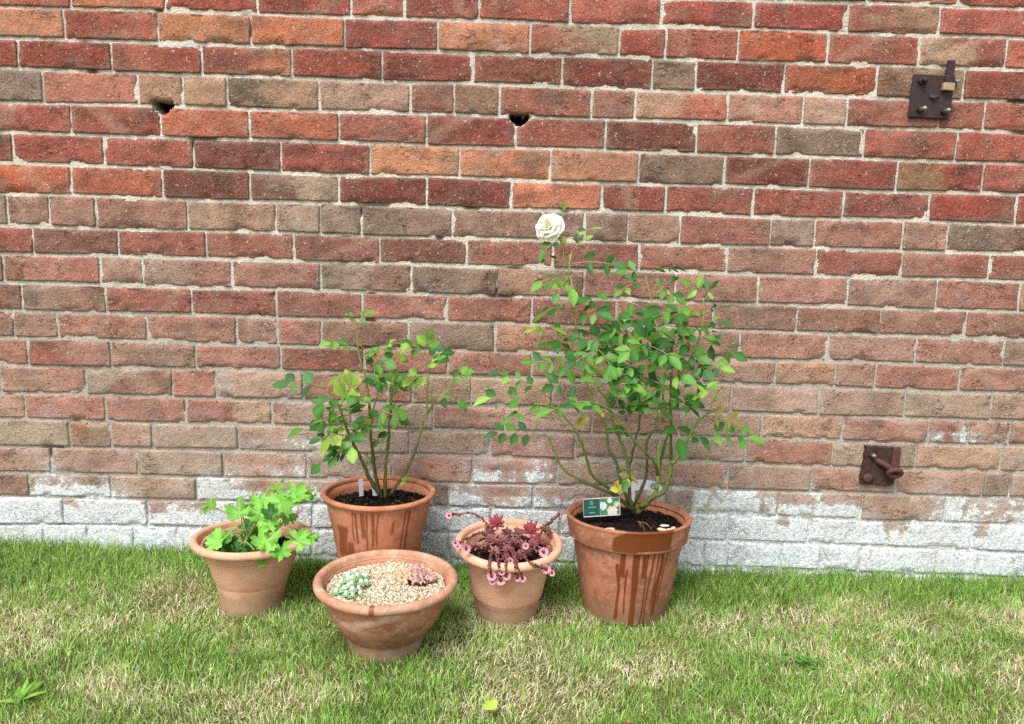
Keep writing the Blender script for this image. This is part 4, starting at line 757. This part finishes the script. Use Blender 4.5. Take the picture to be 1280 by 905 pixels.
def sepal_ball(mb, c, r, col, n=10):
    vs = []; fs = []; m_ = 7
    for i in range(m_+1):
        t = math.pi*i/m_
        for j in range(n):
            a = 2*math.pi*j/n; vs.append((c[0]+r*.85*math.sin(t)*math.cos(a), c[1]+r*.85*math.sin(t)*math.sin(a), c[2]+r*math.cos(t)*1.15))
    for i in range(m_):
        for j in range(n): fs.append((i*n+j, i*n+(j+1) % n, (i+1)*n+(j+1) % n, (i+1)*n+j))
    mb.add(vs, fs, col)
def rose_flower(parent, c, axis, R0):
    axis = Vector(axis).normalized(); u = axis.cross(Vector((0, 0, 1))).normalized(); v = axis.cross(u)
    mb = MB()
    def petal(ang, openness, size, off, tint):
        vs = []; fs = []; na, nr = 9, 7; wv = random.uniform(0, 6)
        for i in range(nr):
            s = i/(nr-1)
            for j in range(na):
                q = (j/(na-1)-.5)*2
                wdt = (.16+.95*s**.7)*(1-.20*max(0, s-.75)*4*q*q)
                a = ang+q*wdt*.82
                elev = openness*(s**.85)
                rad = size*(.10+math.sin(min(elev, 1.7))*s*1.0)
                hgt = size*(math.cos(min(elev, 1.7))*s*.95+.02) + size*.07*math.sin(wv+q*4)*s*s - size*.10*max(0, s-.8)*5*.4
                hgt += size*.10*q*q*s
                vs.append(Vector(c)+axis*(hgt+off)+u*(rad*math.cos(a))+v*(rad*math.sin(a)))
        for i in range(nr-1):
            for j in range(na-1): a = i*na+j; fs.append((a, a+1, a+1+na, a+na))
        mb.add(vs, fs, tint)
    w1, w2, w3 = rgb(252, 251, 246), rgb(252, 250, 240), rgb(248, 240, 214)
    for k_ in range(6): petal(k_*2*math.pi/6+.2, 1.35, R0*1.0, -R0*.30, w1*random.uniform(.93, 1))
    for k_ in range(6): petal(k_*2*math.pi/6+.7, 1.05, R0*.98, -R0*.22, w1*random.uniform(.93, 1))
    for k_ in range(6): petal(k_*2*math.pi/6+.1, .78, R0*.92, -R0*.16, w2*random.uniform(.93, 1))
    for k_ in range(5): petal(k_*2*math.pi/5+.5, .5, R0*.84, -R0*.10, w2*random.uniform(.93, 1))
    for k_ in range(4): petal(k_*2*math.pi/4+.3, .30, R0*.80, -R0*.10, w2*random.uniform(.93, 1))
    for k_ in range(3): petal(k_*2*math.pi/3+.9, .14, R0*.78, -R0*.12, w3*random.uniform(.95, 1))
    fl = child_world(mb.build('flower', M['petal']), parent)
    mb = MB(); b = Vector(c)-axis*R0*.40; tube(mb, [b, b+axis*R0*.12, b+axis*R0*.3], [.002, .0052, .006], 10, rgb(110, 160, 70))
    for k_ in range(5):
        a = k_*2*math.pi/5; dd = (u*math.cos(a)+v*math.sin(a)-axis*.15).normalized(); leaflet(mb, b+axis*R0*.25, dd, axis, R0*.8, .006, 1, .2)
    child_world(mb.build('sepals', M['leaf']), fl)
    return fl
def rose(name, loc, label, canes, sprs, young, old):
    root = thing(name, loc, label, 'rose bush', 'rose bushes in pots'); global WIDE; WIDE = 1.22 if 'small' in label else 1.0
    for s in canes: cane(root, s, young, old)
    lf = MB(); st = MB()
    for s in sprs: spray(lf, lf, s[0:3], s[3:6], s[6], s[7], s[8])
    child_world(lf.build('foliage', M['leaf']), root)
    return root
YG, OG = rgb(132, 160, 74), rgb(84, 92, 44)
big = rose('rose_bush', (.315, -.213, .212), 'tall bushy rose with one white bloom, in the large collared pot', DATA['big'], DATA['bigs'], YG, OG)
ms = DATA['misc']
rose_flower(big, ms['flower'], (-.38, -.72, .40), .0335)
mb = MB(); st = Vector(ms['stem704']); bd = Vector(ms['bud']); fc = Vector(ms['flower'])
p = smooth_path([st+Vector((.012, .002, -.06)), st, bd, fc+Vector((.022, .012, .008)), fc+Vector((.008, .014, 0))], 5); tube(mb, p, [.0016]*len(p), 6, rgb(150, 176, 92))
tube(mb, [st+Vector((.016, 0, -.05)), st+Vector((.015, 0, .0)), st+Vector((.018, 0, .026))], [.0017, .0015, .0013], 6, rgb(160, 184, 100))
child_world(mb.build('flower_stalk', M['cane']), big)
mb = MB(); sepal_ball(mb, bd+Vector((0, -.003, .002)), .0095, rgb(212, 214, 110)); child_world(mb.build('bud', M['leaf']), big)
# crumpled yellow leaf caught at the base
mb = MB(); yc = Vector(ms['yel'])
for q in range(7):
    leaflet(mb, yc+Vector((random.gauss(0, .006), random.gauss(0, .006), random.gauss(0, .007))), Vector((random.gauss(0, 1), -.4, random.gauss(0, 1))), Vector((random.gauss(0, .6), -1, .3)), .024, .017, 3, .8)
mb.c = [tuple(rgb(226, 214, 84)*random.uniform(.85, 1.05)) for _ in mb.c]
child_world(mb.build('yellowed_leaf', M['petal']), big)['label'] = 'crumpled yellow dead leaf'
mb = MB(); rt = Vector(ms['root'])
for e in ((.012, -.060, -.010), (.034, -.045, -.008), (.004, -.030, -.008)):
    p = smooth_path([rt+Vector((0, 0, -.004)), rt+Vector(e)*.5+Vector((0, 0, .004)), rt+Vector(e)*.85+Vector((0, 0, -.004))], 4); tube(mb, p, list(np.linspace(.0012, .0005, len(p))), 5, rgb(132, 90, 66))
child_world(mb.build('surface_root', M['root']), big)
GROW = 1.02
rose('rose_bush', (-.312, -.150, .230), 'small sparse rose with yellowing leaves, in the pot behind the bowl', DATA['small'], DATA['smalls'], rgb(140, 146, 72), rgb(92, 90, 46))

# ---------------------------------------------------------------- hardy geranium
def palm_leaf(mb, c, nrm, up, D, col, cup=.15):
    nrm = Vector(nrm).normalized(); u = Vector(up)-nrm*Vector(up).dot(nrm); u.normalize(); v = nrm.cross(u)
    n = 110; vs = [Vector(c)]; cs = [col*1.05]; ph = random.uniform(0, 6)
    for ring, fr in enumerate((.35, .7, 1.0)):
        for i in range(n):
            a = 2*math.pi*i/n
            b = (a/(2*math.pi)*1.0)                       # notch at a = pi (stalk)
            lobe = abs(math.cos(2.5*a*(.93)+0))           # five lobes
            lob = .54+.46*lobe**.7
            tooth = 1+.10*math.cos(20*a+ph)*lobe**.5
            gap = 1-.75*math.exp(-((a-math.pi)/.16)**2)
            rad = D*.5*(fr if fr < 1 else lob*tooth)*gap if fr == 1.0 else D*.5*min(fr, lob*.86*fr/.7*.95)*gap
            h = cup*rad*(rad/(D*.5)) + .08*D*math.sin(5*a+ph)*fr*fr + .05*D*math.sin(2*a+ph*2)*fr + .04*D*lobe*fr
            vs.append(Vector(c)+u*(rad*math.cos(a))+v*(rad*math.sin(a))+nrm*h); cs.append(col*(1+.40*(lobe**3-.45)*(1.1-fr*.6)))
    fs = [(0, 1+i, 1+(i+1) % n) for i in range(n)]
    for ring in range(2):
        for i in range(n):
            a = 1+ring*n+i; b = 1+ring*n+(i+1) % n; fs.append((a, a+n, b+n, b))
    mb.add(vs, fs, np.array(cs))
gr = thing('geranium_plant', (-.605, -.24, .145), 'lime green hardy geranium with lobed leaves, filling the leftmost pot', 'potted plant')
st = MB(); gcol = [rgb(128, 172, 66), rgb(140, 204, 88), rgb(118, 184, 72), rgb(56, 112, 44)]
small_ = [(x+random.gauss(0, .03), y+random.gauss(0, .02), z-.012+random.gauss(0, .012), D*.62, random.choice([1, 2, 2, 3])) for x, y, z, D, code in DATA['ger'] if random.random() < .7]
for x, y, z, D, code in DATA['ger']+small_:
    c = Vector((x, y, z)); b = Vector((-.600+random.gauss(0, .02), -.250+random.gauss(0, .02), .142))
    out = Vector((x+.605, y+.27, 0)); nrm = Vector((random.gauss(0, .2), -.55, .75))+out*2.2
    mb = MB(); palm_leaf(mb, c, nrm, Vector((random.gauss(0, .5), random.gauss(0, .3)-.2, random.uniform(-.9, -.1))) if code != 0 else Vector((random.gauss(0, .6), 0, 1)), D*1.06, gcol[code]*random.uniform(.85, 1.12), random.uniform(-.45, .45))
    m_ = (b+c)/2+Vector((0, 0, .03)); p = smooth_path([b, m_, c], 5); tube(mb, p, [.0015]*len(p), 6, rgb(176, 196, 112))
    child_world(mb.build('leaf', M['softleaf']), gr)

# ---------------------------------------------------------------- trailing red succulent
su = thing('succulent_plant', (.020, -.244, .155), 'trailing dark red succulent with pink star flowers spilling over the peach pot', 'potted plant')
def fleshy_leaf(mb, b, d, L, w, col, tipcol=None):
    d = Vector(d).normalized(); p = [b, b+d*L*.35, b+d*L*.75, b+d*L]
    cols = np.array([col*.9, col, col*1.05, (tipcol if tipcol is not None else col*1.1)])
    tube(mb, p, [w*.4, w*.62, w*.55, w*.06], 6, cols)
rc_ = [(rgb(156, 74, 78), rgb(134, 46, 58)), (rgb(150, 100, 94), rgb(120, 68, 72)), (rgb(112, 108, 62), rgb(126, 66, 60)), (rgb(176, 130, 106), rgb(150, 96, 84))]
for c, r_, code in DATA['rosettes']+[((POTS['sed'][0]+random.gauss(0, .045), POTS['sed'][1]+random.gauss(-.01, .04), .163+random.uniform(0, .014)), .019, random.choice([1, 1, 3, 2])) for _ in range(20)]:
    r_ *= .92
    mb = MB(); c = Vector(c); ax = Vector((random.gauss(0, .25), -.45+random.gauss(0, .2), .85)).normalized(); u = ax.cross(Vector((1, .2, 0))).normalized(); v = ax.cross(u)
    nl = 22
    for k_ in range(nl):
        a = k_*2.39996; e = .25+1.15*(k_/nl); d = ax*math.cos(e)+(u*math.cos(a)+v*math.sin(a))*math.sin(e)
        t = random.random(); col = rc_[code][0]*(1-t)+rc_[code][1]*t
        fleshy_leaf(mb, c, d, r_*random.uniform(.75, 1.1)*(.6+.4*e), r_*.26, col, rc_[code][1]*.8)
    child_world(mb.build('rosette', M['fleshy']), su)
ends = []
for pts in DATA['trails']:
    p = smooth_path(pts, 7); mb = MB(); n = len(p)
    tube(mb, p, [.0018]*n, 6, rgb(122, 66, 66))
    for i in range(1, n-1):
        for q in range(random.choice([1, 2, 2, 3])):
            d = Vector((random.gauss(0, 1), random.gauss(0, 1)-.4, random.gauss(0, 1))).normalized()
            fleshy_leaf(mb, p[i]+(p[min(n-1, i+1)]-p[i])*random.random(), d, random.uniform(.0035, .0085), random.uniform(.0026, .0042), random.choice([rgb(110, 52, 56), rgb(136, 66, 66), rgb(90, 50, 48), rgb(128, 84, 70)]))
    child_world(mb.build('trailing_stem', M['fleshy']), su); ends.append((p[-1], p[-1]-p[-3]))
extra = [(ends[3][0]+Vector((.022, -.004, .012)), None), (ends[4][0]+Vector((-.004, -.004, .026)), None), (ends[8][0]+Vector((.014, 0, -.010)), None), (ends[2][0]+Vector((-.026, .01, .008)), None), (ends[3][0]+Vector((.001, 0, -.014)), None)]
for q, (c, dr) in enumerate(ends+extra):
    mb = MB(); c = Vector(c); big_ = q in (2, 4, 5, 8, 3, 10); r_ = .0122 if big_ else .0085
    ax = Vector((random.gauss(0, .25), -1, random.gauss(.15, .25))).normalized(); u = ax.cross(Vector((0, 0, 1))).normalized(); v = ax.cross(u)
    npet = 12
    for k_ in range(npet):
        a = 2*math.pi*k_/npet; d = (u*math.cos(a)+v*math.sin(a)+ax*.35).normalized(); s = ax.cross(d).normalized()
        b0 = c+d*r_*.25; b1 = c+d*r_*.8; b2 = c+d*r_*1.1; w = r_*.24
        mb.add([b0-s*w*.6, b0+s*w*.6, b1-s*w, b1+s*w, b2], [(0, 1, 3, 2), (2, 3, 4)], rgb(236, 172, 188)*random.uniform(.85, 1.1))
    f = child_world(mb.build('flower', M['petal']), su)
    mb = MB(); sepal_ball(mb, c+ax*r_*.25, r_*.32, rgb(112, 26, 48), 8); child_world(mb.build('flower_centre', M['fleshy']), f)

# ---------------------------------------------------------------- two succulents in the gravel bowl
hl = thing('houseleek_cluster', (-.31, -.42, .145), 'clump of grey green houseleek rosettes with pale centres, left in the gravel', 'succulent')
for q, c in enumerate(DATA['heads']):
    c = Vector(c); r_ = random.uniform(.0105, .0135); mb = MB(); c.z -= .004
    gc = random.choice([rgb(150, 186, 132), rgb(132, 170, 118), rgb(164, 190, 150)])
    for k_ in range(34):
        a = k_*2.39996; e = .35+1.25*(k_/34); d = Vector((math.cos(a)*math.sin(e), math.sin(a)*math.sin(e), math.cos(e)))
        fleshy_leaf(mb, c, d, r_*(.75+.35*k_/34), r_*.34, gc*random.uniform(.85, 1.1), rgb(120, 150, 96))
    o = child_world(mb.build('rosette', M['fleshy']), hl)
    mb = MB(); sepal_ball(mb, c+Vector((0, -.002, r_*.62)), r_*.50, rgb(206, 226, 200), 10); child_world(mb.build('woolly_centre', M['fleshy']), o)
bc = Vector(DATA['bead_c'])
bs = thing('succulent_clump', bc, 'knobbly pinkish brown succulent clump, right in the gravel', 'succulent')
mb = MB()
for k_ in range(620):
    a = random.uniform(0, 2*math.pi); d = math.sqrt(random.random()); x = .050*d*math.cos(a); y = .034*d*math.sin(a)
    z = .026*(1-d*d)*(.6+.4*math.sin(x*110+1))+.002; r_ = random.uniform(.0024, .0044)
    t = random.random(); col = (rgb(204, 168, 150)*(1-t)+rgb(158, 112, 104)*t) if x > -.010 else (rgb(206, 184, 146)*(1-t)+rgb(170, 142, 110)*t)
    sepal_ball(mb, bc+Vector((x-.004, y+.006, z-.004)), r_, col*random.uniform(.85, 1.2), 6)
child_world(mb.build('beads', M['fleshy']), bs)
mb = MB()  # dark beads stand in for the shaded gap beneath the clump
for k_ in range(110):
    x = random.gauss(.006, .012); y = random.gauss(-.020, .004); sepal_ball(mb, bc+Vector((x, y, random.uniform(-.006, .004))), random.uniform(.002, .0034), rgb(52, 38, 36)*random.uniform(.7, 1.4), 6)
child_world(mb.build('dark_gap', M['compost']), bs)

# ---------------------------------------------------------------- plant labels
def card(mb, w, h, t, col=None, rnd=.002, x0=0):
    pts = []
    for cx, cz, a0 in ((w/2-rnd, h-rnd, 0), (-w/2+rnd, h-rnd, 90), (-w/2+rnd, rnd, 180), (w/2-rnd, rnd, 270)):
        for a in (0, 30, 60, 90): pts.append((x0+cx+rnd*math.cos(R(a0+a)), cz+rnd*math.sin(R(a0+a))))
    n = len(pts); vs = [(p[0], -t/2, p[1]) for p in pts]+[(p[0], t/2, p[1]) for p in pts]
    fs = [tuple(range(n-1, -1, -1)), tuple(range(n, 2*n))]+[(i, (i+1) % n, n+(i+1) % n, n+i) for i in range(n)]
    mb.add(vs, fs, col)
lb = ms['label']
t = thing('plant_label', (lb[0]+.022, lb[1], lb[2]-.034), 'green and white picture label at the foot of the tall rose', 'plant label', 'labels stuck in the pots', (R(-8), R(-3), R(6))); t.scale = (.76, .76, .76)
mb = MB(); card(mb, .119, .0585, .0012); mb.build('card', M['plastic'], t, False)
mb = MB(); card(mb, .0525, .0535, .0006, None, .001, -.0325); o = mb.build('green_panel', M['greencard'], t, False); o.location = (0, -.0011, .0030)
mb = MB(); cx, cz = -.033, .0445
ring = [(cx+.0052*math.cos(a), -.0018, cz+.0058*math.sin(a)) for a in np.linspace(0, 2*math.pi, 21)]
tube(mb, ring, [.00055]*21, 5, None, False)
for k_ in range(3):
    a = R(90+120*k_); tube(mb, [(cx, -.0018, cz), (cx+.003*math.cos(a), -.0018, cz+.003*math.sin(a))], [.0007, .0004], 5)
def line(mb, x0, x1, z, h):
    x = x0
    while x < x1:
        w = random.uniform(.0009, .0021); hh = h*random.choice([.7, .7, 1.0]); mb.add([(x, -.0016, z), (x+w, -.0016, z), (x+w, -.0016, z+hh), (x, -.0016, z+hh)], [(0, 1, 2, 3)]); x += w+.0006
line(mb, -.044, -.021, .0295, .0030); line(mb, -.042, -.024, .0125, .0024)
mb.build('emblem', M['ink'], t, False)
def picture():
    mb = MB(); nx, nz = 40, 36; vs = []; cs = []; 
    bl = [(.15, .55, .20, rgb(206, 212, 220)), (.62, .22, .26, rgb(220, 206, 196)), (.85, .62, .14, rgb(196, 204, 190)), (.5, .85, .12, rgb(226, 232, 226))]
    for j in range(nz+1):
        for i in range(nx+1):
            u, v = i/nx, j/nz; vs.append((-.0055+.063*u, -.0016, .0032+.0535*v))
            c = rgb(70, 128, 66)*(.7+.6*float(vnoise(u, v, .12, 3)))
            for bx, bz, br, bcq in bl:
                if math.hypot(u-bx, (v-bz)*.85) < br*(1+.12*math.sin(7*math.atan2(v-bz, u-bx))): c = bcq*(.80+.25*float(vnoise(u, v, .07, 5)))
            cs.append(c)
    fs = [(j*(nx+1)+i, j*(nx+1)+i+1, (j+1)*(nx+1)+i+1, (j+1)*(nx+1)+i) for j in range(nz) for i in range(nx)]
    mb.add(vs, fs, np.array(cs)); mb.build('picture', M['print'], t, False)
picture()
l2 = ms['label2']
t = thing('plant_label', (l2[0], l2[1], l2[2]-.065), 'curved pale grey tag with a dark ring mark, behind the tall rose stems', 'plant label', 'labels stuck in the pots', (R(-6), R(3), 0))
mb = MB(); n = 18; vs = []
for i in range(n+1):
    a = i/n; x = -.046+.092*a; zc = .066-.016*(2*a-1)**2; y = .010*(2*a-1)**2
    for dz in (-.013, .013): vs += [(x, y-.0006, zc+dz*(1 if .04 < a < .96 else .55)), (x, y+.0006, zc+dz*(1 if .04 < a < .96 else .55))]
fs = []
for i in range(n):
    a = i*4; fs += [(a, a+4, a+6, a+2), (a+1, a+3, a+7, a+5), (a, a+1, a+5, a+4), (a+2, a+6, a+7, a+3)]
fs += [(0, 2, 3, 1), (n*4, n*4+1, n*4+3, n*4+2)]
mb.add(vs, fs); mb.build('band', M['plastic'], t, False)
mb = MB(); box(mb, (-.030, .0042, .018), (.010, .0016, .074), None, .0004); mb.build('stake', M['plastic'], t, False)
mb = MB(); ring = [(.021+.0072*math.cos(a), -.0006, .0635+.0066*math.sin(a)) for a in np.linspace(0, 2*math.pi, 21)]
tube(mb, ring, [.0011]*21, 5, None, False); tube(mb, [(.018, -.0006, .0655), (.021, -.0006, .061), (.0245, -.0006, .0655)], [.0009]*3, 5); mb.build('emblem', M['blueink'], t)
for (x, y, z), lab, w, h, rz, tl in ((ms['tag1'], 'short pale tag left of the main stem in the small rose pot', .011, .050, .15, -3), (ms['tag2'], 'tall white handwritten tag beside the stems in the small rose pot', .016, .064, -.1, -10)):
    t = thing('plant_label', (x, y, z-.042), lab, 'plant label', 'labels stuck in the pots', (R(-10), R(tl), rz))
    mb = MB(); card(mb, w, h, .0012, None, .0035); mb.build('tag', M['plastic'], t, False)
    if h > .06:
        mb = MB()
        for z_ in (.052, .047, .036, .031, .026, .021):
            x_ = -.004
            while x_ < .004: w_ = random.uniform(.0006, .0015); mb.add([(x_, -.0010, z_), (x_+w_, -.0010, z_), (x_+w_, -.0010, z_+random.uniform(.0015, .003)), (x_, -.0010, z_+.002)], [(0, 1, 2, 3)]); x_ += w_+.0006
        mb.build('writing', M['blueink'], t, False)

# ---------------------------------------------------------------- small things on the lawn
def weed(name, loc, label, cat, leaves, code):
    root = thing(name, (loc[0], loc[1], loc[2]-.010), label, cat)
    mb = MB()
    for a, L, W, e in leaves:
        d = Vector((math.cos(R(a))*math.cos(R(e)), math.sin(R(a))*math.cos(R(e)), math.sin(R(e)))); leaflet(mb, Vector((0, 0, 0)), d, Vector((0, -.2, 1)), L, W, code, .5, True)
    mb.build('leaves', M['softleaf'], root); return root
weed('broadleaf_weed', ms['weed'], 'bright green broad leaved weed in the lawn, bottom left corner', 'weed', [(72, .052, .024, 26), (128, .036, .014, 30), (15, .045, .010, 28), (48, .04, .007, 60), (95, .045, .008, 55), (200, .035, .012, 22)], 2)
weed('broadleaf_weed', ms['weed2'], 'small green weed leaf between the bowl and the peach pot', 'weed', [(150, .045, .022, 35), (70, .035, .018, 45), (20, .03, .015, 35)], 1)
cl = thing('clover_patch', ms['clover'], 'small dark clover patch in the lawn, right of the pots', 'clover')
mb = MB()
for q in range(17):
    x, y = random.gauss(0, .024), random.gauss(0, .020); c = Vector((x, y, random.uniform(-.012, .006)))
    for k_ in range(3):
        a = 2*math.pi*k_/3+q; leaflet(mb, c, Vector((math.cos(a), math.sin(a), .15)), Vector((0, -.3, 1)), .0095, .0095, random.choice([0, 1, 1]), .3)
mb.build('leaves', M['softleaf'], cl)
def fallen(loc, label, L, W, col, rz, curl):
    mb = MB(); leaflet(mb, Vector((0, 0, 0)), Vector((math.cos(rz), math.sin(rz), .25)), Vector((.1, -.55, .8)), L, W, 2, curl)
    mb.c = [tuple(np.array(col)*random.uniform(.9, 1.1)) for _ in mb.c]
    d = Vector((-math.cos(rz), -math.sin(rz), .2)); tube(mb, [(0, 0, 0), d*L*.4, d*L*.9+Vector((0, 0, .006))], [.0011, .001, .0008], 5, np.array(col)*1.1)
    o = mb.build('fallen_leaf', M['softleaf']); o.location = loc; tag(o, label, 'leaf', 'fallen leaves on the lawn'); return o
fallen(ms['leaf'], 'yellow green rounded leaf lying on the grass in front of the pots', .034, .030, rgb(190, 220, 92), R(-60), .3)
fallen(ms['dead1'], 'curled reddish brown dead leaf on the grass, in front of the large pot', .030, .006, rgb(168, 100, 66), R(80), 1.9)
fallen(ms['dead2'], 'crumpled tan dead leaf at the bottom edge of the lawn', .020, .007, rgb(186, 128, 98), R(20), 1.9)

# ---------------------------------------------------------------- light, sky, camera
SUN_EL, SUN_AZ = R(56), R(-152)        # azimuth measured from +Y clockwise: behind the viewer, to the left
w = bpy.data.worlds.new('World'); scene.world = w; w.use_nodes = True
nt = w.node_tree; nt.nodes.clear(); k = N(nt)
sky = k.n('ShaderNodeTexSky'); sky.sky_type = 'NISHITA'; sky.sun_disc = False; sky.sun_elevation = SUN_EL; sky.sun_rotation = SUN_AZ
sky.air_density = 1.0; sky.dust_density = 2.5; sky.ozone_density = 1.0
hs = k.n('ShaderNodeHueSaturation'); hs.inputs['Saturation'].default_value = .34; k.l(sky.outputs[0], hs.inputs['Color'])
bg = k.n('ShaderNodeBackground'); bg.inputs['Strength'].default_value = .13; k.l(hs.outputs[0], bg.inputs['Color'])
wo = k.n('ShaderNodeOutputWorld'); k.l(bg.outputs[0], wo.inputs['Surface'])
sl = bpy.data.lights.new('sun', 'SUN'); sl.energy = 1.6; sl.angle = R(26); sl.color = (1.0, .985, .955)
so = bpy.data.objects.new('sun', sl); C.objects.link(so)
dirv = Vector((math.sin(SUN_AZ)*math.cos(SUN_EL), math.cos(SUN_AZ)*math.cos(SUN_EL), math.sin(SUN_EL)))
so.rotation_euler = dirv.to_track_quat('Z', 'Y').to_euler(); so.location = dirv*6

cam = bpy.data.cameras.new('camera'); co_ = bpy.data.objects.new('camera', cam); C.objects.link(co_)
cd = DATA['cam']; Rv, Uv, Fv = (Vector(cd[q]) for q in 'RUF')
co_.matrix_world = Matrix(((Rv.x, Uv.x, -Fv.x, cd['loc'][0]), (Rv.y, Uv.y, -Fv.y, cd['loc'][1]), (Rv.z, Uv.z, -Fv.z, cd['loc'][2]), (0, 0, 0, 1)))
cam.sensor_width = 36; cam.lens = 27.0; cam.clip_start = .05; cam.clip_end = 300
scene.camera = co_
scene.render.engine = 'CYCLES'
scene.cycles.max_bounces = 6; scene.cycles.diffuse_bounces = 3; scene.cycles.transmission_bounces = 4
scene.cycles.use_denoising = False
scene.view_settings.view_transform = 'Standard'; scene.view_settings.look = 'None'; scene.view_settings.gamma = 1; scene.view_settings.exposure = 0.97
